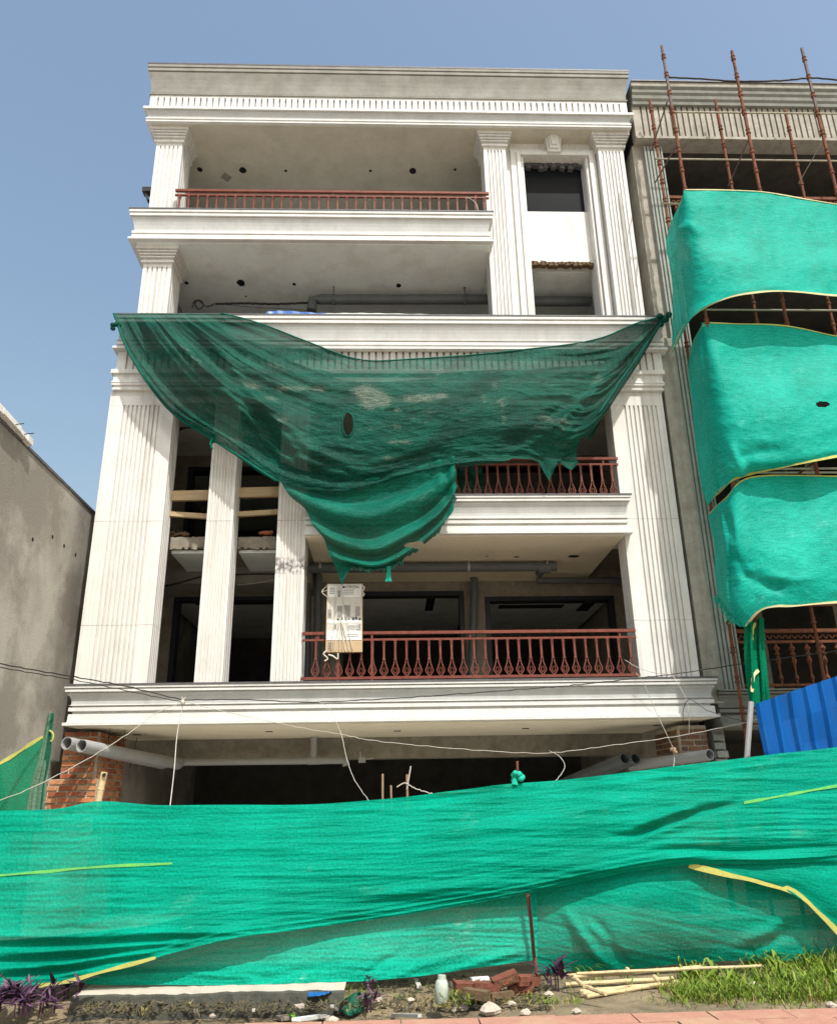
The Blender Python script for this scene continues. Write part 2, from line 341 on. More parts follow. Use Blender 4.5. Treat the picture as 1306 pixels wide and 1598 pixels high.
# ------------------------------------------------------------------ cloth helper
def cr(c, t):
    """Catmull-Rom through rows of c at parameters t in [0, n-1]"""
    n = len(c); i = np.clip(np.floor(t).astype(int), 0, n-2); f = (t-i)[:, None]
    g = lambda k: c[np.clip(k, 0, n-1)]
    p0 = np.where((i-1 < 0)[:, None], 2*c[0]-c[1], g(i-1)); p1 = g(i); p2 = g(i+1); p3 = np.where((i+2 > n-1)[:, None], 2*c[-1]-c[-2], g(i+2))
    return .5*((2*p1)+(-p0+p2)*f+(2*p0-5*p1+4*p2-p3)*f**2+(-p0+3*p1-3*p2+p3)*f**3)
class Cloth:
    def __init__(s, ctrl, nu, nv):
        c = np.array(ctrl, float)                     # rows (v) x cols (u) x (px,py,Y)
        nr, nc = c.shape[:2]
        W = np.array([[P(*q) for q in r] for r in c]); C = np.concatenate([W, c[:, :, :2]], axis=2)
        tu = np.linspace(0, nc-1, nu); tv = np.linspace(0, nr-1, nv)
        A = np.array([cr(C[j], tu) for j in range(nr)])                   # nr, nu, 5
        B = np.array([cr(A[:, i], tv) for i in range(nu)]).transpose(1, 0, 2)
        s.G = B[:, :, :3].copy(); s.px = B[:, :, 3:].copy()
        s.U, s.V = np.meshgrid(np.linspace(0, 1, nu), np.linspace(0, 1, nv))
        s.nu, s.nv = nu, nv
    def normals(s):
        du = np.gradient(s.G, axis=1); dv = np.gradient(s.G, axis=0); n = np.cross(du, dv)
        n /= np.maximum(np.linalg.norm(n, axis=2, keepdims=True), 1e-9)
        flip = np.where(n[..., 1:2] > 0, -1.0, 1.0); return n*flip            # towards the street
    def push(s, d): s.G += s.normals()*d[..., None]
    def ridge(s, poly, w, amp, taper=True):
        poly = np.array(poly, float); best = np.full(s.U.shape, 1e9); tt = np.zeros(s.U.shape); L = 0
        seg = np.linalg.norm(np.diff(poly, axis=0), axis=1); tot = seg.sum()
        for k in range(len(poly)-1):
            a, b = poly[k], poly[k+1]; d = b-a; q = np.clip(((s.px-a)@d)/(d@d), 0, 1)
            dist = np.linalg.norm(s.px-(a+q[..., None]*d), axis=2); m = dist < best
            best = np.where(m, dist, best); tt = np.where(m, (L+q*seg[k])/tot, tt); L += seg[k]
        e = np.sin(np.pi*np.clip(tt*.94+.03, 0, 1))**.6 if taper else 1
        return amp*np.exp(-(best/w)**2)*e
    def uvs(s):
        lu = np.concatenate([np.zeros((s.nv, 1)), np.cumsum(np.linalg.norm(np.diff(s.G, axis=1), axis=2), axis=1)], axis=1)
        lv = np.concatenate([np.zeros((1, s.nu)), np.cumsum(np.linalg.norm(np.diff(s.G, axis=0), axis=2), axis=0)], axis=0)
        return np.stack([lu.mean(0)[None, :].repeat(s.nv, 0), lv.mean(1)[:, None].repeat(s.nu, 1)], axis=2).reshape(-1, 2)
    def mb(s, keep=None):
        m = MB(); m.grid(s.G); m.uv = s.uvs()
        if keep is not None:
            k = keep(s.px[..., 0], s.px[..., 1]).ravel()
            m.f = [f for f in m.f if all(k[i] for i in f)]
        return m
    def near(s, x, y):
        d = (s.px[..., 0]-x)**2+(s.px[..., 1]-y)**2; j, i = np.unravel_index(np.argmin(d), d.shape); return s.G[j, i]
    def strip(s, poly, w=.03, off=.012, n=40, name='hem', m='yellow', parent=None, edge=False):
        poly = np.array(poly, float); pts = cr(poly, np.linspace(0, len(poly)-1, n)); W = np.array([s.near(*q) for q in pts])
        for _ in range(8): W[1:-1] = (W[:-2]+W[1:-1]*2+W[2:])/4
        W[:, 1] -= off
        t = np.gradient(W, axis=0); t /= np.linalg.norm(t, axis=1, keepdims=True)
        side = np.cross(t, np.array([0, 1.0, 0])); side /= np.maximum(np.linalg.norm(side, axis=1, keepdims=True), 1e-6)
        wv = w*(1+.25*np.sin(np.linspace(0, 17, n)))[:, None]/2
        fr = np.stack([W-side*wv, W+side*wv]); bk = fr+np.array([0, .006, 0])
        mb = MB(); G = np.concatenate([fr, bk[::-1], fr[:1]]); mb.grid(G)
        return obj(name, mb, m, parent, smooth=False)
def wob(a, seed, oct=3):
    """smooth pseudo noise of a coordinate array list"""
    r = np.random.RandomState(seed); out = 0
    for k in range(oct):
        f = 2.0**k; ph = r.rand(len(a))*6.28; q = sum(np.sin(ai*f*(1+.3*r.rand())+ph[i]+1.3*np.sin(a[(i+1) % len(a)]*f*.7+r.rand()*6)) for i, ai in enumerate(a))
        out = out+q/f/len(a)
    return out

def crumple(x, y, seed):
    """sharp little creases: ridged sums of skewed waves"""
    r = np.random.RandomState(seed); out = 0
    for k in range(5):
        f = 1.9**k; a = r.uniform(0, 3.14); p = (x*math.cos(a)+y*math.sin(a))*f; q = (-x*math.sin(a)+y*math.cos(a))*f
        out = out+(1-2*np.abs(np.sin(p+1.4*np.sin(q*.8+r.rand()*6)+r.rand()*6)))/f
    return out
# =================================================================== SETTING
g = MB(); g.box(-300, 300, -100, 500, -.8, -.17); obj('ground', g, 'road', kind='structure')
# strip of soil between pavement and net
nx, ny = 150, 34
xs = np.linspace(-6, 7, nx); ys = np.linspace(6.90, 9.3, ny)
X, Y = np.meshgrid(xs, ys)
def sstep(a):
    a = np.clip(a, 0, 1); return a*a*(3-2*a)
def soil_h(x, y):
    x = np.asarray(x, float); y = np.asarray(y, float)
    z = .010*wob([x*5, y*6], 3, 4)+.016*wob([x*1.7, y*2.1], 8, 2)-.005
    left = sstep((1.5-x)/1.2)
    return z-.115*left*sstep((y-7.02)/.16)*sstep((8.0-y)/.12)-.0*x
Z = soil_h(X, Y); Z = np.where(Y < 7.08, np.minimum(Z, -.012), Z)
s_ = MB(); s_.grid(np.stack([X, Y, Z], 2)); obj('soil_strip', s_, 'soil', kind='structure', smooth=True)
ap = MB(); ap.box(-6, 12, 9.25, 24, -.1, .02); obj('bounce_apron', ap, 'road', kind='structure')  # unseen pale ground, added to bounce light under the lowest ledge
rd = MB(); rd.box(-60, 60, -60, -6.01, -.15, -.08); obj('road', rd, 'road', kind='structure')
# pavement of pavers
pv = MB(); pv.box(-14, 14, -6, 6.96, -.05, -.012)
pave = obj('pavement', pv, 'sand', kind='structure')
pm = MB(); pm.box(-.285, .285, -.13, .13, 0, .036)
proto = None
k = 0
for row in range(4):
    for i in range(24):
        x = -6.6+i*.58+(row % 2)*.27; y = 6.82-row*.268
        j = (rnd.uniform(-.004, .004), rnd.uniform(-.004, .004))
        if proto is None:
            proto = obj('paver', pm, 'paver', pave, origin=(0, 0, 0)); proto.location = (x, y, -.008); continue
        inst(proto, 'paver', (x+j[0], y+j[1], -.008+rnd.uniform(-.004, .003)), pave, (rnd.uniform(-.01, .01), rnd.uniform(-.01, .01), rnd.uniform(-.008, .008)))
# concrete slab edge under the net, left
sl = MB(); n = 40
top = []; 
jit = [rnd.uniform(-.012, .012) for _ in range(n)]
for i in range(n):
    x = -2.70+i*(2.30/(n-1)); top.append((x, 7.85+jit[i]+.02*math.sin(i*.31)))
for i in range(n-1):
    (xa, ya), (xb, yb) = top[i], top[i+1]; b = len(sl.v); za = .062+jit[i]*.3; zb = .062+jit[i+1]*.3
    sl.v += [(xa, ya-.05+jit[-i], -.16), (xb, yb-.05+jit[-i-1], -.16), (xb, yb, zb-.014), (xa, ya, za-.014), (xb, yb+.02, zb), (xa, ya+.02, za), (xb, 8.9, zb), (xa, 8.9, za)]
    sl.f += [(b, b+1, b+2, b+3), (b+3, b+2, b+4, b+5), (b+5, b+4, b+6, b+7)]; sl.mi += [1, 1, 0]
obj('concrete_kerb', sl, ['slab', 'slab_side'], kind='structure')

# =================================================================== WHITE BUILDING
B = thing('white_building', (0, 12.2, 0), 'white four storey house with fluted columns and stepped cornices, unfinished', 'building')
def part(name, mb, m, smooth=False, parent=B, label=None, origin=None): return obj(name, mb, m, parent, label=label, smooth=smooth, origin=origin)

# --- top cornice
def cornice_part(name, prof, xl, xr, yf, yb, m, rl=True, rr=True, alt=()): return part(name, rings(MB(), prof, xl, xr, yf, yb, rl, rr, alt), m)
YB = 24.0
# outset profile measured from yf = 12.12, top first to bottom
c = [(.05, 13.98), (.06, 13.985), (.06, 14.015), (.015, 14.022), (.015, 14.04), (.065, 14.047), (.065, 14.075), (.035, 14.085), (.045, 14.14), (.065, 14.19), (.09, 14.225), (.065, 14.23), (.065, 14.242), (.12, 14.248), (.12, 14.30), (.04, 14.305)]
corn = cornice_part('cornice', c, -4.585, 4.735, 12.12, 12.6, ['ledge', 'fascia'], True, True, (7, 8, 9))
c2 = [(.03, 14.665), (.058, 14.67), (.058, 14.695), (.02, 14.70), (.02, 14.72), (.035, 14.725), (.04, 14.82), (.052, 14.93), (.07, 15.03), (.092, 15.12), (.108, 15.185), (.075, 15.19), (.075, 15.21), (.12, 15.218), (.12, 15.28), (.09, 15.285), (.09, 15.30), (.13, 15.308), (.13, 15.37)]
cornice_part('cornice_cove', c2, -4.585, 4.735, 12.12, 12.7, 'putty')
c3 = [(.135, 15.372), (.135, 15.405)]
cornice_part('coping', c3, -4.585, 4.735, 12.12, 12.9, 'stone')
def frieze(name, x0, x1, yf, z0, z1, pitch, gw, gd, m, top=.035, bot=.0, parent=B, end=.06):
    mb = MB(); n = int((x1-x0-2*end)/pitch); off = (x1-x0-n*pitch)/2
    fx = [x0+off+pitch*(i+.5) for i in range(n)]
    mb.prism(fluted_poly(x0, x1, yf, yf+.2, fx, gw=gw, gd=gd), z0+bot, z1-top)
    mb.box(x0, x1, yf+.002, yf+.2, z1-top, z1)
    if bot: mb.box(x0, x1, yf+.002, yf+.2, z0, z0+bot)
    return obj(name, mb, m, parent)
frieze('frieze', -4.62, 4.77, 12.085, 14.305, 14.665, .118, .034, .06, 'white', top=.05)
# --- ledge of the top balcony
def ledge_prof(zt, zl, zf, zm, zb, rec=.085):
    return [(.05, zb), (.10, zb+.004), (.10, zb+.045), (.055, zb+.052), (.05, zm-.065), (.005, zm-.055), (.005, zm-.028), (.055, zm-.02), (.055, zm+.03), (.012, zm+.038), (.012, zm+.052), (.06, zm+.06), (.06, zf-.03), (.03, zf-.02), (.03, zf+.03),
            (.04, zf+(zl-zf)*.4), (.055, zf+(zl-zf)*.65), (.08, zl-.03), (.085, zl-.012), (.065, zl-.006), (.065, zl+.006), (.112, zl+.012), (.112, zl+(zt-zl)*.36), (.08, zl+(zt-zl)*.40), (.08, zl+(zt-zl)*.48), (.125, zl+(zt-zl)*.55), (.125, zt-.02)]
def ledge(name, xl, xr, zt, zl, zf, zm, zb, yb=12.7, rl=True, rr=True, yf=12.12):
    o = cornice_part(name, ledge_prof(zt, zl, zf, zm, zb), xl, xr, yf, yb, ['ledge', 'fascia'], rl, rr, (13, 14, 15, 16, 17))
    mb = rings(MB(), [(.135, zt-.019), (.135, zt+.006)], xl, xr, yf, yb, rl, rr); part('ledge_coping', mb, 'stone', parent=o)
    return o
ledge('ledge', -4.58, 1.83, 11.86, 11.70, 11.44, 11.30, 11.20, yb=12.9)
ledge('ledge', -4.60, 4.78, 9.60, 9.43, 9.15, 9.06, 8.93, yb=12.9)
ledge('ledge', -1.33, 3.80, 6.22, 6.10, 5.90, 5.77, 5.56, yb=12.9, rl=False)
ledge('ledge', -4.61, 4.79, 3.265, 3.15, 3.00, 2.91, 2.68, yb=12.9)
# --- lower entablature (frieze and mouldings behind the hanging net)
frieze('frieze', -4.63, 4.79, 12.13, 8.575, 8.925, .118, .036, .05, 'white', top=.0)
e = [(.02, 8.19), (.03, 8.20), (.03, 8.235), (.015, 8.24), (.015, 8.275), (.045, 8.28), (.045, 8.32), (.055, 8.325), (.03, 8.37), (.03, 8.49), (.07, 8.495), (.07, 8.55), (.06, 8.575)]
cornice_part('entablature', e, -4.63, 4.73, 12.17, 12.7, 'white')
lint = MB(); lint.box(-3.6, 3.82, 12.21, 12.7, 7.98, 8.19); part('lintel', lint, 'white')
# --- the two great piers
def pier(x0, x1, yf, yd, z0, z1, fx, fside, side, ztop, gd=.032, gw=.03, name='pier', m='white'):
    mb = MB(); zz = [z0]+[q_ for q_ in (4.18, 5.86) if name == 'pier' or q_ > 5]+[ztop]
    for za_, zb_ in zip(zz[:-1], zz[1:]): mb.prism(fluted_poly(x0, x1, yf, yf+yd, fx, fside, gw=gw, gd=gd, side=side), za_+.0025, zb_-.0025)
    mb.box(x0, x1, yf, yf+yd, ztop, z1); return part(name, mb, m)
pier(-4.69, -3.61, 12.2, .42, 3.26, 8.19, lin(-4.44, -3.86, 9), lin(12.28, 12.55, 4), 'R', 7.93)
pier(3.81, 4.73, 12.2, .42, 3.26, 8.19, lin(4.06, 4.60, 8), lin(12.28, 12.55, 4), 'L', 7.93)
pier(-2.92, -2.50, 12.2, .46, 3.26, 8.19, lin(-2.86, -2.56, 7), lin(12.3, 12.6, 3), 'R', 8.1, gd=.022, name='column')
M['white_soot'] = M['white'].copy()
pier(-1.79, -1.335, 12.2, .46, 3.26, 8.19, lin(-1.72, -1.40, 7), lin(12.3, 12.6, 3), 'R', 8.1, gd=.022, name='column', m='white_soot')
_n = M['white_soot'].node_tree.nodes; _l = M['white_soot'].node_tree.links; _b = _n['Principled BSDF']; _src = _b.inputs['Base Color'].links[0].from_socket
_g = _n.new('ShaderNodeNewGeometry'); _sx = _n.new('ShaderNodeSeparateXYZ'); _l.new(_g.outputs['Position'], _sx.inputs[0])
_m1 = _n.new('ShaderNodeMapRange'); _m1.inputs[1].default_value = .42; _m1.inputs[2].default_value = .0; _ab = _n.new('ShaderNodeMath'); _ab.operation = 'SUBTRACT'; _ab.inputs[1].default_value = 5.12; _l.new(_sx.outputs['Z'], _ab.inputs[0]); _a2 = _n.new('ShaderNodeMath'); _a2.operation = 'ABSOLUTE'; _l.new(_ab.outputs[0], _a2.inputs[0]); _l.new(_a2.outputs[0], _m1.inputs[0])
_nz = _n.new('ShaderNodeTexNoise'); _nz.inputs['Scale'].default_value = 16; _nz.inputs['Detail'].default_value = 6; _l.new(_g.outputs['Position'], _nz.inputs['Vector'])
_ad = _n.new('ShaderNodeMath'); _ad.operation = 'MULTIPLY'; _l.new(_m1.outputs[0], _ad.inputs[0]); _l.new(_nz.outputs['Fac'], _ad.inputs[1])
_m2 = _n.new('ShaderNodeMapRange'); _m2.inputs[1].default_value = .34; _m2.inputs[2].default_value = .5; _m2.inputs[4].default_value = .8; _l.new(_ad.outputs[0], _m2.inputs[0])
_mx = _n.new('ShaderNodeMix'); _mx.data_type = 'RGBA'; _l.new(_m2.outputs[0], _mx.inputs[0]); _l.new(_src, _mx.inputs[6]); _mx.inputs[7].default_value = (.10, .08, .09, 1); _l.new(_mx.outputs[2], _b.inputs['Base Color'])
# --- upper pilasters with stepped capitals
def capital(x0, x1, yf, yb, zt, h, parent):
    mb = MB(); st = [(.04, 0, .045), (.004, .045, .095), (.05, .095, .128), (.035, .128, .142), (.075, .142, .175), (.06, .175, .19), (.10, .19, .222), (.085, .222, .236), (.125, .236, h)]
    for o, a, b_ in st: mb.box(x0-o, x1+o, yf-o, yb, zt-h+a+(.002 if a else 0), zt-h+b_)
    return obj('capital', mb, 'white', parent)
def pilaster(x0, x1, yf, yd, z0, z1, nfl, sides, side, cap=True, h=.30):
    mb = MB(); fx = lin(x0+.085, x1-.085, nfl); zc = z1-h
    mb.prism(fluted_poly(x0, x1, yf, yf+yd, fx, sides, gw=.03, gd=.03, side=side), z0, zc-.07)
    mb.box(x0, x1, yf, yf+yd, zc-.07, z1-.01 if cap else z1); o = part('pilaster', mb, 'white')
    if cap: capital(x0, x1, yf, yf+yd, z1, h, o)
    return o
pilaster(-4.47, -3.97, 12.3, .6, 11.87, 13.98, 5, lin(12.42, 12.75, 4), 'R')
pilaster(-4.445, -3.93, 12.3, .6, 9.61, 11.195, 5, lin(12.42, 12.75, 4), 'R', h=.32)
pilaster(1.885, 2.32, 12.3, .5, 9.61, 13.98, 5, (), 'L')
pilaster(4.16, 4.66, 12.3, .5, 9.61, 13.98, 6, (), 'L')
# --- window bay between the two right pilasters
bay = MB(); yw = 12.5
bay.box(2.32, 2.70, yw, 12.9, 9.61, 14.0); bay.box(3.93, 4.16, yw, 12.9, 9.61, 14.0); bay.box(2.70, 3.93, yw, 12.9, 13.62, 14.0)
part('bay_wall', bay, 'white')
wp = MB(); wp.box(2.70, 3.93, 12.66, 12.9, 11.22, 12.43); part('spandrel', wp, 'white')
fr = MB()
for (x0, x1, d) in ((2.44, 2.56, .05), (2.56, 2.63, .085), (4.00, 4.07, .085), (4.07, 4.18-.05, .05)):
    fr.box(x0, x1, yw-d, yw-.001, 9.61, 13.78 if d < .06 else 13.70)
fr.box(2.56, 4.07, yw-.05, yw-.001, 13.70, 13.78); fr.box(2.63, 4.00, yw-.085, yw-.001, 13.62, 13.70)
for x in (2.665, 3.965): fr.box(x-.02, x+.02, yw-.03, yw-.001, 9.61, 13.62)
part('window_surround', fr, 'white')
ks = MB()
for o, w0, w1, z0, z1 in ((.10, .12, .17, 13.64, 14.03), (.14, .085, .13, 13.70, 14.06), (.175, .055, .09, 13.76, 14.09)):
    b = len(ks.v); xc = 3.30; y0 = yw-o-.05
    ks.v += [(xc-w0, y0, z0), (xc+w0, y0, z0), (xc+w1, y0-.03, z1), (xc-w1, y0-.03, z1), (xc-w0, yw-.002, z0), (xc+w0, yw-.002, z0), (xc+w1, yw-.002, z1), (xc-w1, yw-.002, z1)]
    ks.f += [(b, b+1, b+2, b+3), (b+4, b+7, b+6, b+5), (b, b+4, b+5, b+1), (b+1, b+5, b+6, b+2), (b+2, b+6, b+7, b+3), (b+3, b+7, b+4, b)]
part('keystone', ks, 'white')
wf = MB(); y0, y1 = 12.70, 12.76
for (x0, x1, z0, z1) in ((2.70, 2.735, 12.43, 13.62), (3.895, 3.93, 12.43, 13.62), (2.735, 3.895, 12.43, 12.465), (2.735, 3.895, 13.585, 13.62)): wf.box(x0, x1, y0, y1, z0, z1)
w1 = part('window_frame', wf, 'pvc')
q = MB(); q.box(2.735, 3.895, 12.725, 12.735, 12.465, 13.585); part('pane', q, 'pane', parent=w1)
brk = MB()
for i in range(14):
    x = 2.74+i*.085; brk.obox((x, 12.68, 13.57+rnd.uniform(-.03, .05)), (.05, 0, rnd.uniform(-.02, .02)), (0, .05, 0), (0, 0, rnd.uniform(.02, .07)))
part('broken_lintel_edge', brk, 'stone')
brk2 = MB()
for i in range(16):
    x = 2.73+i*.078; brk2.obox((x, 12.70, 11.20+rnd.uniform(-.015, .02)), (.05, 0, rnd.uniform(-.01, .01)), (0, .06, 0), (0, 0, rnd.uniform(.02, .05)))
part('broken_panel_edge', brk2, 'brick_dark')

# --- slabs, ceilings, inner walls, shell
def slab(x0, x1, y0, y1, z0, z1, m='ceil', name='ceiling'): q = MB(); q.box(x0, x1, y0, y1, z0, z1); return part(name, q, m)
roof = slab(-4.56, 4.72, 12.125, YB, 13.972, 14.3, 'ceil_top', 'ceiling'); slab(-4.6, 4.74, 12.72, YB, 14.32, 15.30, 'concrete', 'roof_slab')
c4 = slab(-4.55, 1.885, 12.125, YB, 11.193, 11.5, 'ceil'); slab(1.888, 4.66, 12.92, YB, 11.20, 11.5, 'ceil')
slab(-4.56, 4.66, 12.62, YB, 8.20, 8.9, 'ceil'); slab(-4.6, 4.7, 12.91, YB, 8.91, 9.45, 'concrete', 'floor_slab')
c2_ = slab(-1.32, 3.78, 12.125, 14.9, 5.552, 5.75, 'ceil_low'); slab(-1.33, 4.7, 12.92, YB, 5.76, 6.12, 'concrete', 'floor_slab'); slab(-4.6, -1.34, 12.93, YB, 5.58, 5.755, 'concrete', 'floor_slab')
slab(-4.58, 4.76, 12.125, 14.72, 2.665, 2.9, 'ceil_low'); slab(-4.6, 4.75, 12.92, YB, 2.91, 3.2, 'concrete', 'floor_slab')
slab(-4.55, 4.7, 14.72, 15.1, 2.30, 2.9, 'concrete', 'beam')
slab(-4.6, 4.7, 15.1, YB, 2.62, 2.9, 'concrete', 'ceiling')
# broken slab edges between the columns at first floor
for (x0, x1) in ((-3.61, -2.92), (-2.50, -1.79)):
    q = MB(); nseg = 14
    for i in range(nseg):
        a = x0+(x1-x0)*i/nseg; b_ = x0+(x1-x0)*(i+1)/nseg
        q.box(a, b_, 12.72+rnd.uniform(-.006, .006), 12.925+.0005*i, 5.57+rnd.uniform(-.03, .012), 5.757+rnd.uniform(-.006, .008))
    part('slab_edge', q, 'concrete')
    q = MB(); q.box(x0+.01, x1-.01, 12.80, 13.9, 5.50, 5.552); part('ceiling', q, 'ceil')
slab(-4.5, -1.4, 13.9, 14.9, 5.28, 5.755, 'putty', 'beam')
# outer shell
sh = MB(); sh.box(-4.68, -4.5, 12.64, YB, 0, 9.4); sh.box(-4.42, -4.25, 12.92, YB, 9.4, 15.2); part('side_wall', sh, 'grey_wall')
sh = MB(); sh.box(4.5, 4.72, 12.82, YB, 0, 15.2); part('side_wall', sh, 'grey_wall')
sh = MB(); sh.box(-4.72, 4.72, YB+.002, YB+.3, 0, 15.2); part('rear_wall', sh, 'inner')
# inner walls with openings, per floor (front at Y)
def wall_open(y, z0, z1, opens, x0=-4.49, x1=4.49, m='concrete', fm='frame', th=.23, fw=.09):
    mb = MB(); xs_ = x0
    for (a, b_, s_z, t_z) in sorted(opens):
        if a > xs_: mb.box(xs_, a, y, y+th, z0, z1)
        if t_z < z1: mb.box(a, b_, y, y+th, t_z, z1)
        if s_z > z0: mb.box(a, b_, y, y+th, z0, s_z)
        xs_ = b_
    if xs_ < x1: mb.box(xs_, x1, y, y+th, z0, z1)
    w = part('inner_wall', mb, m)
    for (a, b_, s_z, t_z) in opens:
        f = MB(); f.box(a+.001, a+fw, y-.03, y+th-.02, s_z, t_z-.001); f.box(b_-fw, b_-.001, y-.03, y+th-.02, s_z, t_z-.001); f.box(a+fw, b_-fw, y-.03, y+th-.02, t_z-fw, t_z-.001)
        part('door_frame', f, fm, parent=w)
    return w
wall_open(14.9, 3.2, 5.76, [(-4.05, -1.75, 3.2, 5.30), (-.95, 1.42, 3.2, 5.36), (1.82, 4.30, 3.2, 5.24)])
wall_open(14.9, 6.12, 8.2, [(-4.0, -1.75, 6.12, 7.95), (-.9, 1.3, 6.12, 8.0), (1.8, 4.3, 6.12, 8.0)])
wall_open(15.4, 9.45, 11.2, [(-3.6, -1.2, 9.45, 10.9), (-.5, 1.5, 9.45, 10.9), (2.3, 4.2, 9.45, 10.9)])
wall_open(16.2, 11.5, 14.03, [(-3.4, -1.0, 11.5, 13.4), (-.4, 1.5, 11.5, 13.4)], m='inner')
# false ceilings of the rooms behind
for (x0, x1, z) in ((-4.4, -1.5, 5.40), (-1.2, 1.6, 5.42), (1.65, 4.4, 5.34)):
    q = MB(); q.box(x0, x1, 15.25, 19.5, z, z+.05); part('false_ceiling', q, 'ceil')
for (x0, x1, y0, y1, z) in ((2.25, 3.6, 16.0, 16.3, 5.335), (3.95, 4.2, 15.9, 16.6, 5.335), (.75, .92, 15.6, 16.8, 5.415), (-3.9, -2.2, 15.6, 16.0, 5.395)):
    q = MB(); q.box(x0, x1, y0, y1, z, z+.004); part('ceiling_gap_shade', q, 'hole')
# room back walls, so that the rooms read as closed
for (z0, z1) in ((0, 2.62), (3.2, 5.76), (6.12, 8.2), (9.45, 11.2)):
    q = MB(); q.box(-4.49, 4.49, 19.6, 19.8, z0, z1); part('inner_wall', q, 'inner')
# near-black discs on the ceilings, colour standing for the shade in holes
def hole(px, py, z, r, parent, elong=1.0):
    p = PZ(px, py, z); q = MB(); n = 10
    ring = [(p[0]+r*math.cos(6.283*i/n)*(1+rnd.uniform(-.12, .12)), p[1]+r*elong*math.sin(6.283*i/n)*(1+rnd.uniform(-.12, .12))) for i in range(n)]
    q.prism(ring, z-.004, z+.001); part('ceiling_hole_shade', q, 'hole', parent=parent)
for (px, py, r) in ((312, 264, .055), (379, 265, .075), (446, 266, .03), (578, 266, .03), (644, 266, .075), (710, 264, .03)): hole(px, py, 13.972, r, roof, 1.2)
q = MB(); p = PZ(353, 276, 13.972); q.prism([(p[0]-.12, p[1]), (p[0], p[1]-.14), (p[0]+.12, p[1]), (p[0], p[1]+.14)], 13.968, 13.9725); part('ceiling_patch', q, 'concrete', parent=roof)
for (px, py, r) in ((291, 441, .04), (376, 441, .08), (459, 443, .035), (622, 445, .05), (725, 449, .025), (384, 462, .02)): hole(px, py, 11.193, r, c4, 1.3)
for (px, py, r) in ((760, 868, .025), (806, 869, .045), (895, 868, .11)): hole(px, py, 5.552, r, c2_, .7)
# flat light slots under the first ledge
for (px, py) in ((420, 1142), (620, 1141), (820, 1137), (1025, 1132), (214, 1147)):
    p = PZ(px, py, 2.665); q = MB(); q.box(p[0]-.055, p[0]+.055, p[1]-.06, p[1]+.06, 2.66, 2.6655); part('light_slot_shade', q, 'hole')
# --- red railings
def baluster_mesh():
    mb = MB(); h = .60
    mb.obox((0, 0, .02), (.016, 0, 0), (0, .016, 0), (0, 0, .02))
    def bar(pts, w=.008, d=.012):
        for (x0, z0), (x1, z1) in zip(pts[:-1], pts[1:]):
            c_ = ((x0+x1)/2, 0, (z0+z1)/2); dx, dz = (x1-x0)/2, (z1-z0)/2; L = math.hypot(dx, dz)
            mb.obox(c_, (dz/L*w, 0, -dx/L*w), (0, d, 0), (dx*1.08, 0, dz*1.08))
    for sg in (-1, 1):
        bar([(sg*.012, .04), (sg*.052, .10), (sg*.058, .125), (sg*.040, .175), (sg*.020, .235), (sg*.013, .29)])
        bar([(sg*.004, .075), (sg*.026, .11), (sg*.024, .13), (sg*.010, .17)], .005, .008)
    mb.obox((0, 0, .30), (.022, 0, 0), (0, .02, 0), (0, 0, .010))
    mb.obox((0, 0, .43), (.0155, 0, 0), (0, .0145, 0), (0, 0, .125))
    for z in (.545, .575, .60): mb.obox((0, 0, z), (.021, 0, 0), (0, .02, 0), (0, 0, .007))
    mb.obox((0, 0, .59), (.013, 0, 0), (0, .013, 0), (0, 0, .05))
    return mb
balp = None
def railing(x0, x1, y, z0, n, first=None, last=None, posts=()):
    """z0 = underside of the bottom rail; total height .72"""
    global balp
    root = MB(); root.box(x0, x1, y-.028, y+.028, z0+.68, z0+.725)
    r = part('railing', root, 'rail')
    q = MB(); q.box(x0, x1, y-.02, y+.02, z0+.585, z0+.615); part('middle_rail', q, 'rail', parent=r)
    q = MB(); q.box(x0, x1, y-.022, y+.022, z0, z0+.04); part('bottom_rail', q, 'rail', parent=r)
    for xp in posts:
        q = MB(); q.box(xp-.016, xp+.016, y-.0185, y+.0185, z0-.05, z0+.685); part('post', q, 'rail', parent=r)
    for x in lin(x0+.25, x1-.25, 3):
        q = MB(); q.box(x-.012, x+.012, y-.012, y+.012, z0+.616, z0+.679); part('rail_spacer', q, 'rail', parent=r)
    a = x0+.09 if first is None else first; b_ = x1-.09 if last is None else last
    for x in lin(a, b_, n):
        if balp is None:
            balp = obj('baluster', baluster_mesh(), 'rail', r, origin=(0, 0, 0)); balp.location = Vector((x, y, z0+.012))-world_loc(r)
        else: inst(balp, 'baluster', (x, y, z0+.012), r, (0, 0, rnd.uniform(-.05, .05)), (1, 1, .94))
    return r
railing(-1.335, 3.81, 12.2, 3.315, 29, -1.12, 3.70, posts=(-.78, -.27))
railing(-1.335, 3.83, 12.2, 6.225, 29, -1.15, 3.71)
railing(-3.97, 1.92, 12.18, 11.72, 34, -3.88, 1.83)
q = MB(); q.tube([P(620+i*1.0, y_, 12.12) for i, y_ in ((107, 308), (113, 309), (119, 313), (124, 319), (126, 329))], .008, 5)
obj('wire', q, 'cord', label='short white wire dangling from the right end of the top red railing', cat='wire')

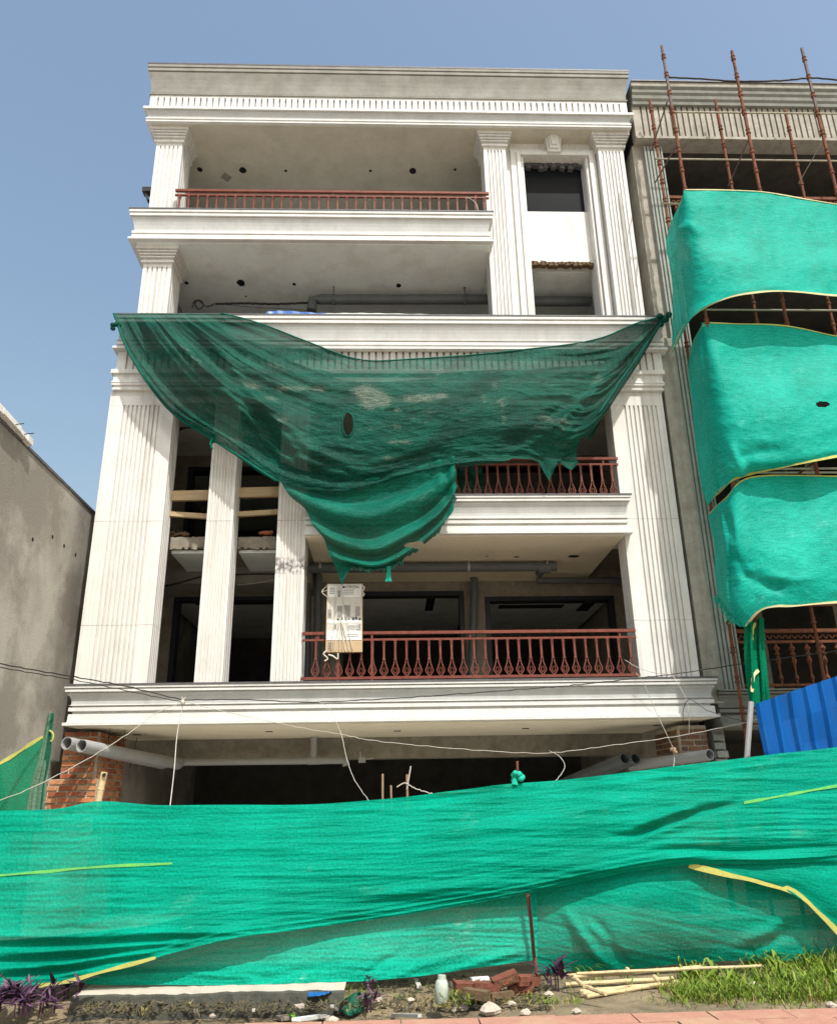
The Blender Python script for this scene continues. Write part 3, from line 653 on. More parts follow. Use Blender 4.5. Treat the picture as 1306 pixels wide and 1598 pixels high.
# =================================================================== RIGHT NEIGHBOUR
N = thing('neighbour_building', (7.2, 12.3, 0), 'weathered grey unfinished house behind the scaffolding, with ribbed parapet panel', 'building')
npart = lambda name, mb, m, **k: obj(name, mb, m, N, **k)
xL, xR = 4.90, 11.5
npart('cornice', rings(MB(), [(0, 14.62), (.03, 14.63), (.03, 14.70), (.06, 14.75), (.06, 14.83), (.09, 14.88), (.09, 14.95), (.125, 15.0), (.125, 15.02)], xL, xR, 12.13, 12.8, False, False), 'nbr_dark')
npart('coping', rings(MB(), [(.10, 15.022), (.10, 15.14)], xL, xR, 12.13, 12.9, False, False), 'nbr')
npart('roof_edge', rings(MB(), [(.13, 15.142), (.13, 15.165)], xL, xR, 12.13, 12.9, False, False), 'stone')
frieze('ribbed_panel', xL, xR, 12.16, 13.84, 14.62, .118, .035, .045, 'nbr', top=0, parent=N)
q = MB(); q.box(xL, xR, 12.12, 12.5, 13.78, 13.838); npart('panel_fillet', q, 'nbr')
q = MB(); q.box(xL+.02, xR, 12.5, 22, 13.80, 14.6); npart('ceiling', q, 'inner')
# corner column beside the white house, ribbed pilaster
def ramp_prism(mb, pts, z0, z1): return mb.prism(pts, z0, z1)
q = MB(); q.box(4.80, 5.06, 12.24, 13.2, 2.9, 9.3); q.box(4.86, 5.10, 12.34, 13.2, 9.3, 13.78); npart('corner_column', q, 'nbr')
q = MB(); q.prism(fluted_poly(5.065, 5.42, 12.25, 12.7, lin(5.11, 5.38, 5), (), gw=.03, gd=.035), 3.1, 13.7); npart('ribbed_pilaster', q, 'nbr_green')
npart('ledge', rings(MB(), ledge_prof(3.12, 3.02, 2.86, 2.78, 2.55), 4.97, xR, 12.28, 12.9, False, False), 'nbr_dark')
for (z0, z1) in ((2.6, 3.1), (5.5, 6.1), (8.4, 9.0), (11.0, 11.6)):
    q = MB(); q.box(5.43, xR, 12.5 if z0 > 3 else 12.92, 22, z0, z1); npart('floor_slab', q, 'inner')
    if z0 > 3:
        npart('ledge', rings(MB(), [(.0, z0), (.05, z0+.1), (.05, z0+.4), (.1, z1)], 5.43, xR, 12.45, 12.5, False, False), 'nbr_dark')
q = MB(); q.box(4.93, xR, 17, 17.2, 0, 14.6); npart('inner_wall', q, 'inner')
q = MB(); q.box(xR, xR+.3, 12.2, 17.2, 0, 15.1); npart('side_wall', q, 'inner')
q = MB(); q.box(4.80, 5.0, 13.2, 17, 0, 15.0); npart('side_wall', q, 'inner')
q = MB()
for (x0, x1) in ((5.6, 5.75), (6.9, 7.1), (8.5, 8.7)): q.box(x0, x1, 14.8, 15.0, 3.1, 13.8)
npart('inner_post', q, 'concrete')
# their brown railing with spear balusters
def nbr_rail(z0):
    q = MB(); q.box(5.43, xR, 12.30, 12.36, z0+.86, z0+.92); r = npart('railing', q, 'rust')
    for (a, b_) in ((.70, .74), (.03, .07)):
        q = MB(); q.box(5.43, xR, 12.31, 12.35, z0+a, z0+b_); obj('lower_rail', q, 'rust', r)
    q = MB()
    for i in range(60):
        x = 5.5+i*.1; q.obox((x, 12.33, z0+.80), (.03, 0, .04), (0, .008, 0), (-.006, 0, .006)); q.obox((x+.05, 12.33, z0+.80), (.03, 0, -.04), (0, .008, 0), (.006, 0, .006))
    o = obj('lattice_band', q, 'rust', r); o['kind'] = 'stuff'
    sp = None
    for i in range(24):
        x = 5.56+i*.245
        if sp is None:
            q = MB(); q.lathe((0, 0, 0), (0, 0, 1), [(0, .02), (.06, .02), (.10, .035), (.16, .015), (.30, .02), (.36, .045), (.44, .02), (.47, .05), (.50, .018), (.56, .055), (.60, .02), (.66, .012)], 6)
            sp = obj('spear_baluster', q, 'rust', r, origin=(0, 0, 0)); sp.location = Vector((x, 12.33, z0+.06))-world_loc(r)
        else: inst(sp, 'spear_baluster', (x, 12.33, z0+.06), r)
nbr_rail(3.12); nbr_rail(11.62)

# =================================================================== LEFT NEIGHBOUR
Lb = thing('plaster_building', (-7.5, 13, 0), 'low building at left with bare patched grey plaster side wall', 'building')
q = MB(); q.box(-12, -5.05, 7.6, 20, 0, 6.30); lw = obj('wall', q, 'grey_wall', Lb)
q = MB(); q.box(-12, -5.03, 7.6, 20, 6.302, 6.345); obj('coping', q, 'stone', Lb)
q = MB()
for (ya, yb_, za, zb_, th) in ((8.7, 9.45, 6.43, 6.40, .055), (9.42, 9.95, 6.405, 6.385, .045), (9.9, 10.22, 6.39, 6.375, .04), (10.18, 10.33, 6.375, 6.36, .05)):
    q.obox((-5.03+rnd.uniform(-.01, .01), (ya+yb_)/2, (za+zb_)/2), (.07, 0, 0), (0, (yb_-ya)/2, (zb_-za)/2), (rnd.uniform(-.01, .01), 0, th))
obj('white_parapet_edge', q, 'white', Lb)
for (px, py) in ((51, 842), (82, 838), (100, 852), (118, 866)):
    p = PX(px, py, -5.05); q = MB(); q.lathe(p+np.array([-.02, 0, 0]), (1, 0, 0), [(0, .032), (.022, .032)], 9); obj('wall_hole', q, 'hole', Lb)
for (px, py) in ((18, 663), (34, 678)):
    p = PX(px, py, -5.0); q = MB(); q.tube([p, p+np.array([.16, 0, .02])], .007, 5); obj('steel_bar', q, 'wire_dark', Lb)

# =================================================================== BRICK PIERS
def brick_mesh(seed):
    r = random.Random(seed); mb = MB(); mb.box(-.5, .5, -.5, .5, -.5, .5)
    mb.v = [(x*(1+r.uniform(-.07, .03)), y*(1+r.uniform(-.05, .05)), z*(1+r.uniform(-.14, .06))) for x, y, z in mb.v]; return mb
brick_protos = []
def brick(parent, c_, size, rz=0.0, tilt=0.0, dark=False):
    i = rnd.randrange(len(brick_protos)) if brick_protos and len(brick_protos) >= 8 else None
    if dark:
        o = inst(brick_protos[i], 'brick', c_, parent, (tilt, rnd.uniform(-.03, .03), rz+rnd.uniform(-.03, .03)), size); o.material_slots[0].link = 'OBJECT'; o.material_slots[0].material = M['brick_shaded%d' % rnd.randrange(2)]; return o
    if i is None:
        k_ = len(brick_protos); o = obj('brick', brick_mesh(50+k_), 'brick%d' % (k_ % 4), parent, origin=(0, 0, 0)); o.location = Vector(c_)-world_loc(parent); o.scale = size; o.rotation_euler = (tilt, 0, rz); brick_protos.append(o); return o
    return inst(brick_protos[i], 'brick', c_, parent, (tilt, rnd.uniform(-.02, .02), rz+rnd.uniform(-.02, .02)), size)
def brick_pier(x0, x1, y0, y1, z0, z1, label, side, skip=0, shaded=False):
    t = thing('brick_pier', ((x0+x1)/2, (y0+y1)/2, 0), label, 'brick pier')
    q = MB(); q.box(x0+.006, x1-.006, y0+.006, y1-.006, 0, z1-.01); obj('mortar_core', q, 'mortar', t)
    h = .083; nz_ = int((z1-z0)/h)
    for r_ in range(nz_):
        z = z0+h*(r_+.5); off = (r_ % 2)*.11
        w = x1-x0; nb = max(1, round(w/.235)); bw = w/nb
        cuts = [x0] + [x0+bw*(i+(.5 if r_ % 2 else 1)) for i in range(nb)]
        cuts = sorted(set([x0, x1]+[min(max(c_, x0), x1) for c_ in cuts]))
        for a, b_ in zip(cuts[:-1], cuts[1:]):
            if b_-a < .05: continue
            brick(t, ((a+b_)/2, y0+.050+rnd.uniform(-.012, .008), z), ((b_-a)-.022, .13, h-.024), dark=shaded)
        d = y1-y0-.11; nb = max(1, round(d/.235)); bw = d/nb
        for i in range(nb+(r_ % 2)):
            a = y0+.11+bw*(i-(.5 if r_ % 2 else 0)); b_ = a+bw; a = max(a, y0+.11); b_ = min(b_, y1)
            if b_-a < .05: continue
            xx = x1-.036+rnd.uniform(-.008, .01) if side == 'R' else x0+.036+rnd.uniform(-.01, .008)
            brick(t, (xx, (a+b_)/2, z), (.10, (b_-a)-.022, h-.024), dark=shaded)
    return t
brick_pier(-4.78, -4.29, 12.36, 13.65, 1.30, 2.63, 'orange brick pier at left under the lowest white ledge, sunlit at the front', 'R')
brick_pier(-5.02, -4.20, 12.28, 12.355, 1.30, 1.97, 'low orange brick footing wall stepping out from the left brick pier', 'N')
brick_pier(4.36, 4.78, 12.36, 13.5, 1.30, 2.60, 'brick pier at right under the lowest white ledge, net shade coloured into its bricks', 'L', shaded=True)
t = thing('rubble_pier', (4.98, 12.5, 0), 'narrow pale grey painted brick strip right of the dark brick pier', 'brick pier')
q = MB(); q.box(4.90, 5.08, 12.46, 12.8, 0, 2.54); obj('mortar_core', q, 'nbr', t)
for i in range(9):
    q = brick_mesh(200+i); o = obj('brick', q, 'nbr_green', t, origin=(0, 0, 0)); o.location = Vector((4.99+rnd.uniform(-.02, .02), 12.45, 1.45+i*.12))-world_loc(t); o.scale = (.17, .1, .095)
# =================================================================== PIPES
def pipe(name, pts, r, label, m='pvc', hollow=True, group=None, seg=18, parts=None):
    t = thing(name, tuple(pts[0]), label, 'pipe', group)
    q = MB(); q.tube(pts, r, seg, caps=not hollow); 
    if hollow:
        q.tube([pts[0]+(pts[1]-pts[0])*.0005]+list(pts[1:]), r*.86, seg, caps=False)
        d = (pts[1]-pts[0]); b = len(q.v); 
        n1 = 0; n2 = len(pts)*seg
        q.f += [(n1+k, n1+(k+1) % seg, n2+(k+1) % seg, n2+k) for k in range(seg)]
    obj('tube', q, m, t, smooth=False)
    if hollow:
        dd = d/np.linalg.norm(d); q = MB(); q.lathe(pts[0]+dd*.5, dd, [(0, r*.85), (.01, r*.85)], 14); obj('inner_dark', q, 'hole', t)
    return t
a0 = P(104, 1160, 11.75); a1 = P(127, 1164, 11.75); w = P(275, 1192, 14.2)
pipe('drain_pipe', [a0, w+np.array([-.22, 0, 0])], .088, 'left of two grey plastic pipes sticking out beside the left brick pier')
t = pipe('drain_pipe', [a1, w], .088, 'right of two grey plastic pipes sticking out beside the left brick pier')
q = MB(); q.tube([w, w+np.array([-.02, .25, .02])], .1, 16); obj('socket', q, 'pvc', t)
for (x, ya, yb) in ((420/2.968+40, 320, 440),):
    pass
for (pa, pb, yy) in (((171, 1139), (169, 1161), 12.6), ((195, 1140), (191, 1176), 13.2), ((214, 1152), (203, 1198), 13.4)):
    q = MB(); q.tube([PZ(pa[0], pa[1], 2.66), P(pb[0], pb[1], yy)], .006, 5)
    obj('hanger_wire', q, 'wire_dark', label='thin dark hanger wire from slab to the left grey pipes, at %s' % {171: 'their open end', 195: 'mid length', 214: 'their far end'}[pa[0]], cat='wire')
c0 = P(1108, 1178, 11.8); c1 = P(985, 1196, 13.4)
t = pipe('drain_pipe', [c0, c1], .078, 'lone grey plastic pipe in front of the right brick pier, open end to the right')
c0 = P(975, 1184, 12.9); c2x = P(880, 1222, 14.6)
pipe('drain_pipe', [c0, c2x], .085, 'left one of the two dark pipe mouths under the slab at right', 'pvc_dark')
c0 = P(992, 1184, 12.9)
pipe('drain_pipe', [c0, c2x+np.array([.2, 0, 0])], .085, 'right one of the two dark pipe mouths under the slab at right', 'pvc_dark')
# long pipe along the ground floor beam with tee
zb = P(400, 1193, 14.5)
l0 = P(276, 1190, 14.45); l1 = P(535, 1187, 14.45)
t = pipe('drain_pipe', [l0, l1], .06, 'long horizontal grey pipe under the concrete beam of the ground floor', 'pvc', hollow=False)
p = P(489, 1187, 14.45); q = MB(); q.tube([p+np.array([-.10, 0, 0]), p+np.array([.10, 0, 0])], .073, 14); q.tube([p, p+np.array([0, 0, .42])], .06, 14); obj('tee', q, 'pvc', t)
p = l1; q = MB(); q.tube([p, p+np.array([.04, 0, -.02]), p+np.array([.06, 0, -.09])], .066, 12); obj('elbow', q, 'pvc', t)
p = P(565, 1186, 14.5); t = thing('junction_box', tuple(p), 'small pale electrical box under the middle of the concrete beam', 'box'); q = MB(); q.box(p[0]-.06, p[0]+.06, p[1]-.05, p[1]+.05, p[2]-.05, p[2]+.04); obj('body', q, 'pvc', t); q = MB(); q.tube([p, p+np.array([.2, 0, .02])], .008, 5); q.tube([p+np.array([-.02, -.05, 0]), p+np.array([-.03, -.06, .12])], .01, 5); obj('wire', q, 'wire_pale', t)
# first floor ceiling pipes
Yp = 13.55
t = pipe('drain_pipe', [P(482, 887, Yp), P(600, 886, Yp), P(868, 884, Yp)], .085, 'dark grey pipe strapped under the first floor balcony ceiling', 'pvc_dark', hollow=False)
for px_ in (500, 731, 853):
    p = P(px_, 885, Yp); q = MB(); q.lathe(p+np.array([-.02, 0, 0]), (1, 0, 0), [(0, .093), (.04, .093)], 16); q.tube([p+np.array([0, -.08, 0]), p+np.array([0, -.09, .16])], .01, 5); obj('strap', q, 'strap', t)
q = MB(); p = P(848, 886, Yp); q.lathe(p+np.array([-.11, 0, 0]), (1, 0, 0), [(0, .10), (.22, .10)], 16); q.tube([p, p+np.array([-.02, .3, -.02])], .075, 12); obj('tee', q, 'pvc_dark', t)
pipe('drain_pipe', [P(838, 906, 14.3), P(975, 906, 14.5)], .06, 'shorter dark pipe running right along the beam below the strapped ceiling pipe', 'pvc_dark', hollow=False)
pipe('drain_pipe', [P(738, 895, 14.6), P(741, 910, 14.7), P(736, 1056, 14.7)], .07, 'dark vertical pipe between the two first floor door openings', 'pvc_dark', hollow=False)
pipe('drain_pipe', [P(497, 895, 14.3), P(494, 1056, 14.5)], .07, 'dark vertical pipe behind the wrapped carton, beside the third column', 'pvc_dark', hollow=False)
pipe('drain_pipe', [P(482, 900, 14.4), P(480, 1056, 14.6)], .05, 'thin dark vertical pipe hugging the back of the third column', 'pvc_dark', hollow=False)
# third floor pipes
Y3 = 13.5
t = pipe('drain_pipe', [P(486, 485, Y3), P(488, 468, Y3), P(500, 467, Y3), P(765, 467, Y3)], .10, 'big blue grey pipe with elbow under the third floor ceiling', 'pvc_dark', hollow=False)
for px_ in (521, 725):
    p = P(px_, 467, Y3); q = MB(); q.lathe(p+np.array([-.02, 0, 0]), (1, 0, 0), [(0, .11), (.04, .11)], 14); q.tube([p+np.array([0, -.1, -.2]), p+np.array([0, -.1, .3])], .012, 5); obj('strap', q, 'pvc_dark', t)
pipe('drain_pipe', [P(832, 470, 13.6), P(922, 470, 13.6)], .10, 'blue grey pipe seen in the lower opening of the window bay', 'pvc_dark', hollow=False)
q = MB(); q.box(-.6, 1.9, 13.3, 13.42, 10.9, 11.2); 
def wire(pts, Y, r, label, m, name='cable', group=None, n=40, cat='cable', sag=None):
    c_ = np.array([P(*(p if len(p) == 3 else (*p, Y))) for p in pts]); c_ = cr(c_, np.linspace(0, len(c_)-1, n))
    c_[1:-1] += np.array([[0, 0, .004*math.sin(i*1.9)+.003*math.sin(i*3.1)] for i in range(n-2)])
    q_ = MB(); q_.tube(c_, r, 6); return obj(name, q_, m, None, label, cat, group, smooth=True)
wire([(336, 474), (380, 473), (430, 474), (486, 472)], 13.45, .022, 'black cable along the third floor ceiling, left of the big pipe', 'wire_dark')
wire([(300, 480), (303, 470), (312, 468), (318, 476), (310, 482), (304, 474), (310, 469), (322, 478), (335, 474)], 12.9, .014, 'loose black cable coil on the third floor ceiling near the left pilaster', 'wire_dark', name='cable_coil')
wire([(336, 474), (400, 479), (486, 484)], 13.2, .006, 'thin black wire sagging below the thick cable on the third floor', 'wire_dark')
t = thing('plastic_sheet', tuple(P(450, 488, 12.05)), 'thin blue plastic scrap lying on the third floor ledge', 'plastic scrap')
c_ = Cloth([[(415, 486.5, 12.02), (440, 484.5, 12.05), (480, 487, 12.03), (515, 489, 12.02)], [(415, 489.5, 12.01), (440, 490, 12.02), (480, 491, 12.01), (515, 491, 12.01)]], 24, 4); c_.push(.006*np.sin(c_.U*30)); q = c_.mb(); obj('sheet', q, 'bluebag', t)
t = thing('plastic_sheet', tuple(P(600, 490, 12.02)), 'long white plastic scrap lying on the third floor ledge', 'plastic scrap')
c_ = Cloth([[(505, 488.5, 12.03), (560, 488, 12.03), (620, 489, 12.03), (700, 490.5, 12.03)], [(505, 491, 12.01), (560, 491.5, 12.0), (620, 492, 12.0), (700, 492, 12.01)]], 30, 4); c_.push(.004*np.sin(c_.U*40)); obj('sheet', c_.mb(), 'plastic_white', t)
# planks across the column gaps
def plank(pa, pb, Y, hh, label, th=.035):
    a, b_ = P(*pa, Y), P(*pb, Y); d = (b_-a)/2; q_ = MB(); q_.obox((a+b_)/2, d, (0, th, 0), (0, 0, hh)); return obj('plank', q_, 'wood', None, label, 'plank', smooth=False)
plank((258, 774.5), (335, 773), 12.58, .085, 'wide wooden plank nailed across the gap between left pier and second column')
plank((370, 769.5), (445, 767.5), 12.58, .085, 'wide wooden plank nailed across the gap between second and third column')
plank((258, 802), (335, 807), 12.58, .04, 'narrow tilted plank below the wide one, between left pier and second column')
plank((370, 803), (445, 798.5), 12.58, .04, 'narrow plank below the wide one, between second and third column')
wire([(248, 917), (275, 911), (318, 899)], 13.9, .016, 'black cable slanting behind the left pier at first floor ceiling', 'wire_dark')
wire([(368, 897), (400, 896), (432, 896)], 13.9, .016, 'black cable level at first floor ceiling between second and third column', 'wire_dark')
wire([(370, 913), (400, 910), (432, 904)], 13.7, .009, 'thin tan wire slanting between second and third column', 'wire_pale')
wire([(278, 668), (300, 667), (322, 670)], 12.9, .014, 'upper black wire loop below the left corner of the dark net', 'wire_dark')
wire([(278, 672), (290, 668), (310, 665), (330, 664)], 12.95, .014, 'lower black wire loop below the left corner of the dark net', 'wire_dark')
# bits of rubble on the first floor slab between the columns
for (px, py, s, lb) in ((281, 834, .09, 'dark rubble lump on the slab edge between left pier and second column'), (424, 832, .07, 'reddish rubble on the slab edge between second and third column')):
    p = P(px, py, 12.82); q = MB()
    for i in range(6): q.obox(p+np.array([rnd.uniform(-.16, .16), rnd.uniform(-.03, .05), rnd.uniform(-.01, .03)]), (rnd.uniform(.03, .06), 0, .01), (0, .04, 0), (.0, 0, .02))
    obj('rubble', q, 'brick_dark' if px < 300 else 'brick1', None, lb, 'rubble')
# lamp bracket on the outer left corner, top floor
p = P(231, 300, 12.5); t = thing('wall_bracket', tuple(p), 'small dark bracket on the outer left edge of the top floor', 'bracket')
q = MB(); q.box(p[0]-.09, p[0]+.10, p[1]-.08, p[1]+.08, p[2]-.03, p[2]+.07); obj('plate', q, 'wire_dark', t); q = MB(); q.obox(p+np.array([0, 0, -.13]), (.03, 0, -.08), (0, .05, 0), (.02, 0, .01)); obj('brace', q, 'wire_dark', t)
p = P(740, 284, 14.2); t = thing('ceiling_box', tuple(p), 'dark box at the right end of the top floor ceiling', 'box')
q = MB(); q.box(p[0]-.12, p[0]+.22, p[1]-.1, p[1]+.3, p[2]-.1, p[2]+.1); obj('body', q, 'pvc_dark', t); q = MB(); q.box(p[0]-.125, p[0]-.12, p[1]-.08, p[1]+.28, p[2]-.08, p[2]+.08); obj('lid', q, 'frame', t)

# =================================================================== WRAPPED CARTON
YC = 12.09
bl = P(508, 1018, YC); trp = P(566, 911, YC); x0, z0, x1, z1 = bl[0], bl[2], trp[0], trp[2]
cb = thing('wrapped_carton', ((x0+x1)/2, YC+.1, z0), 'tall printed cardboard carton in clear film standing on the first floor railing', 'carton')
q = MB(); q.box(x0, x1, YC, YC+.085, z0, z1); obj('carton', q, 'carton', cb)
W_, H_ = x1-x0, z1-z0
def pr(a, b_, c_, d_, m, k=1, name='print'):
    q_ = MB(); q_.box(x0+a*W_, x0+b_*W_, YC-.003*k, YC-.0005, z0+c_*H_, z0+d_*H_); return obj(name, q_, m, cb)
pr(.02, .98, .17, .995, 'print_pale'); pr(.40, .97, .80, .985, 'print_white', 2); pr(.03, .30, .80, .97, 'print_white', 2); pr(.02, .98, .17, .30, 'print_white', 2); pr(.02, .98, .42, .46, 'print_white', 2)
for i, (a, b_, c_, d_) in enumerate(((.30, .44, .50, .67), (.50, .66, .50, .68), (.80, .93, .52, .66), (.04, .14, .49, .62), (.20, .28, .33, .40), (.60, .80, .34, .38), (.84, .95, .31, .40), (.30, .38, .80, .90))):
    pr(a, b_, c_, d_, 'print_grey', 2)
for i, x in enumerate((.30, .40, .52, .60, .72, .80, .90)): pr(x, x+.05, .455+.01*(i % 2), .485+.012*(i % 3), 'print_dark', 3)
for i in range(4): pr(.62, .9, .33+.02*i, .337+.02*i, 'print_white', 3)
for i in range(3): pr(.46, .76, .84+.028*i, .848+.028*i, 'print_grey', 3)
for i in range(4): pr(.08, .22, .845+.028*i, .857+.028*i, 'print_grey', 3)
for i in range(5): pr(.07, .20, .03+.025*i, .042+.025*i, 'print_grey', 2)
for i in range(2): pr(.55, .9, .22+.03*i, .228+.03*i, 'print_grey', 3)
pr(.43, .50, .935, .965, 'print_dark', 3, 'emblem')
tx = bpy.data.curves.new('brand_word', 'FONT'); tx.body = 'ITRON'; tx.size = .062; tx.extrude = .0005; to = bpy.data.objects.new('brand_word', tx); COL.objects.link(to)
bpy.context.view_layer.update(); me = bpy.data.meshes.new_from_object(to.evaluated_get(bpy.context.evaluated_depsgraph_get())); bpy.data.objects.remove(to)
me.materials.clear(); me.materials.append(M['print_dark']); to = bpy.data.objects.new('printed_word', me); COL.objects.link(to); to.parent = cb
to.rotation_euler = (R(90), 0, 0); to.location = Vector((x0+.52*W_, YC-.0105, z0+.928*H_))-world_loc(cb); to.scale = (1.1, 1.1, 1)
def film(pts, w, name='film_strand'):
    c_ = np.array([[x0+a*W_, YC-.014-.01*math.sin(i*2.1), z0+b_*H_] for i, (a, b_) in enumerate(pts)]); c_ = cr(c_, np.linspace(0, len(c_)-1, 24)); q_ = MB(); q_.tube(c_, w, 5); obj(name, q_, 'wrap', cb, smooth=True)
for (pts) in ([(.28, .95), (.24, .7), (.22, .45), (.18, .22), (.16, .0)], [(.42, .93), (.46, .75), (.54, .5), (.66, .2), (.74, .02)], [(.40, .5), (.44, .3), (.50, .1), (.55, .0)], [(.36, .45), (.33, .3), (.28, .15), (.25, 0)], [(.44, .42), (.52, .25), (.6, .1), (.64, .01)], [(.0, .9), (-.13, .87), (.05, .78), (.12, .68), (.10, .55)], [(.0, .97), (-.14, .88), (-.02, .82)], [(.40, .30), (.38, .18), (.36, .02)], [(.47, .3), (.47, .18), (.44, .02)]):
    film(pts, .006)
for (pts) in ([(.03, .02), (-.05, -.03), (.06, -.09), (-.02, -.13)], [(.08, -.04), (.2, -.06), (.33, -.10), (.34, -.02)], [(.98, .97), (1.05, .93), (.99, .88), (1.04, .84), (.98, .80)]): film(pts, .013, 'film_tail')

# =================================================================== SCAFFOLDING
S = thing('scaffolding', (6.5, 11.4, 0), 'rusty tube scaffolding in front of the grey neighbour house, three poles above the roof', 'scaffolding')
YF, YK = 10.9, 11.83
def tube_part(name, a, b_, r, m): q_ = MB(); q_.tube([a, b_], r, 8); return obj(name, q_, m, S, smooth=False)
cup = None
def standard(x, y, zt, mtop, m, phase):
    global cup
    o = tube_part('standard', (x, y, 0), (x, y, zt), .027, m)
    z = .35+phase
    while z < zt-.1:
        if cup is None:
            q_ = MB(); q_.lathe((0, 0, -.05), (0, 0, 1), [(0, .029), (.008, .043), (.03, .043), (.036, .03), (.082, .03), (.088, .04), (.1, .04), (.105, .028)], 9)
            cup = obj('coupler', q_, 'rust', o, origin=(0, 0, 0)); cup.location = Vector((x, y, z))-world_loc(o)
        else: inst(cup, 'coupler', (x, y, z), o)
        z += .44
    if mtop:
        q_ = MB(); q_.tube([(x, y, zt-1.45), (x, y, zt+.02)], .0285, 8); obj('sleeve', q_, 'rust_grey', o)
    return o
SX = (5.12, 6.43, 7.78, 9.1)
for i, x in enumerate(SX):
    standard(x, YF, 14.74 if i != 1 else 14.66, i in (0, 2), 'rust', .05)
    standard(x+.02, YK, (14.45, 14.47, 14.25, 14.4)[i], False, 'rust', .2)
for z in (2.4, 4.15, 5.2, 6.2, 7.9, 9.4, 11.15, 13.2):
    tube_part('ledger', (SX[0]-.05, YF+.045, z), (SX[-1], YF+.045, z+.02), .017, 'tube_pale' if z > 4 else 'rust')
for z in (4.3, 4.75, 6.5, 8.4, 9.6, 11.9, 12.95):
    tube_part('ledger', (SX[0]-.05, YK-.03, z), (SX[-1], YK-.03, z), .017, 'tube_pale' if z > 5 else 'rust')
for x in SX:
    for z in (2.5, 4.4, 6.3, 8.5, 10.9): tube_part('transom', (x, YF, z), (x, YK, z+.03), .017, 'rust')
tube_part('brace', P(1060, 218, 10.95), P(1022, 285, 11.8), .014, 'rust_grey'); tube_part('brace', P(1041, 158, 10.95), P(1016, 235, 11.8), .014, 'rust_grey')
tube_part('brace', P(1170, 213, 10.95), P(1136, 290, 11.8), .013, 'rust_grey'); tube_part('brace', P(1290, 208, 10.95), P(1246, 286, 11.8), .008, 'tube_pale')
wire([(1042, 120), (1090, 122), (1150, 126), (1220, 125), (1270, 121), (1330, 127)], 11.2, .018, 'thick black cable strung along the scaffold poles just above the neighbour cornice', 'wire_dark')
# --- nets on the scaffolding
def net_thing(name, label, loc, cat='net'): return thing(name, tuple(loc), label, cat)
def scaf_net(ctrl, label, nu=200, nv=140, hems=(), extra=None, keep=None, amp=.03, seed=1):
    t_ = net_thing('scaffold_net', label, P(*ctrl[-1][1])); c_ = Cloth(ctrl, nu, nv)
    d = amp*.35*wob([c_.U*6, c_.V*5], seed, 4)*np.sin(np.pi*c_.V)**.5+.008*crumple(c_.px[..., 0]/60, c_.px[..., 1]/48, seed)+.0035*crumple(c_.px[..., 0]/26, c_.px[..., 1]/14, seed+2)*np.clip(np.sin(np.pi*c_.V), .25, 1)+.0012*crumple(c_.px[..., 0]/10, c_.px[..., 1]/7, seed+1)
    if extra: d = d+extra(c_)
    c_.push(d); obj('sheet', c_.mb(keep), 'scaf_net', t_, smooth=True)
    for (poly, w_, m_) in hems: c_.strip(poly, w_, .012, 50, 'hem', m_, t_)
    return t_, c_
ctrl1 = [[(1069, 296, 10.86), (1072, 296, 10.84), (1130, 297, 10.82), (1195, 300, 10.82), (1306, 318, 10.78), (1380, 330, 10.75)],
         [(1040, 368, 11.75), (1074, 370, 10.82), (1140, 372, 10.70), (1200, 374, 10.66), (1306, 385, 10.62), (1400, 390, 10.6)],
         [(1049, 440, 11.7), (1086, 430, 10.78), (1150, 420, 10.54), (1220, 418, 10.48), (1306, 422, 10.45), (1400, 425, 10.45)],
         [(1048, 552, 11.7), (1085, 492, 10.84), (1141, 463, 10.46), (1230, 454, 10.36), (1306, 461, 10.36), (1400, 462, 10.36)]]
scaf_net(ctrl1, 'topmost of the three green nets on the right scaffolding', hems=(([(1070, 296), (1195, 300), (1306, 318), (1380, 330)], .018, 'hem_pale'), ([(1048, 550), (1075, 498), (1141, 463), (1185, 458), (1230, 454), (1306, 461), (1390, 462)], .028, 'hem_pale'), ([(1069, 296), (1055, 335), (1040, 368)], .015, 'hem_pale')),
         extra=lambda c_: c_.ridge([(1053, 365), (1075, 352), (1095, 366)], 8, .05)+c_.ridge([(1150, 470), (1110, 480), (1070, 505)], 10, .03)+c_.ridge([(1130, 455), (1240, 445)], 8, .03)+c_.ridge([(1145, 380), (1150, 450)], 18, .02), seed=5)
ctrl2 = [[(1097, 503, 10.95), (1101, 503, 10.88), (1150, 505, 10.84), (1233, 509, 10.82), (1306, 524, 10.8), (1400, 535, 10.78)],
         [(1075, 560, 11.7), (1106, 556, 10.82), (1160, 560, 10.78), (1240, 565, 10.73), (1306, 575, 10.62), (1400, 580, 10.6)],
         [(1084, 680, 11.72), (1117, 640, 10.80), (1170, 640, 10.56), (1245, 640, 10.44), (1306, 640, 10.42), (1400, 640, 10.38)],
         [(1092, 745, 11.72), (1130, 722, 10.82), (1172, 720, 10.58), (1240, 708, 10.40), (1306, 694, 10.36), (1400, 680, 10.45)],
         [(1103, 791, 11.72), (1132, 758, 10.95), (1162, 742, 10.82), (1232, 727, 10.48), (1306, 712, 10.40), (1400, 695, 10.65)]]
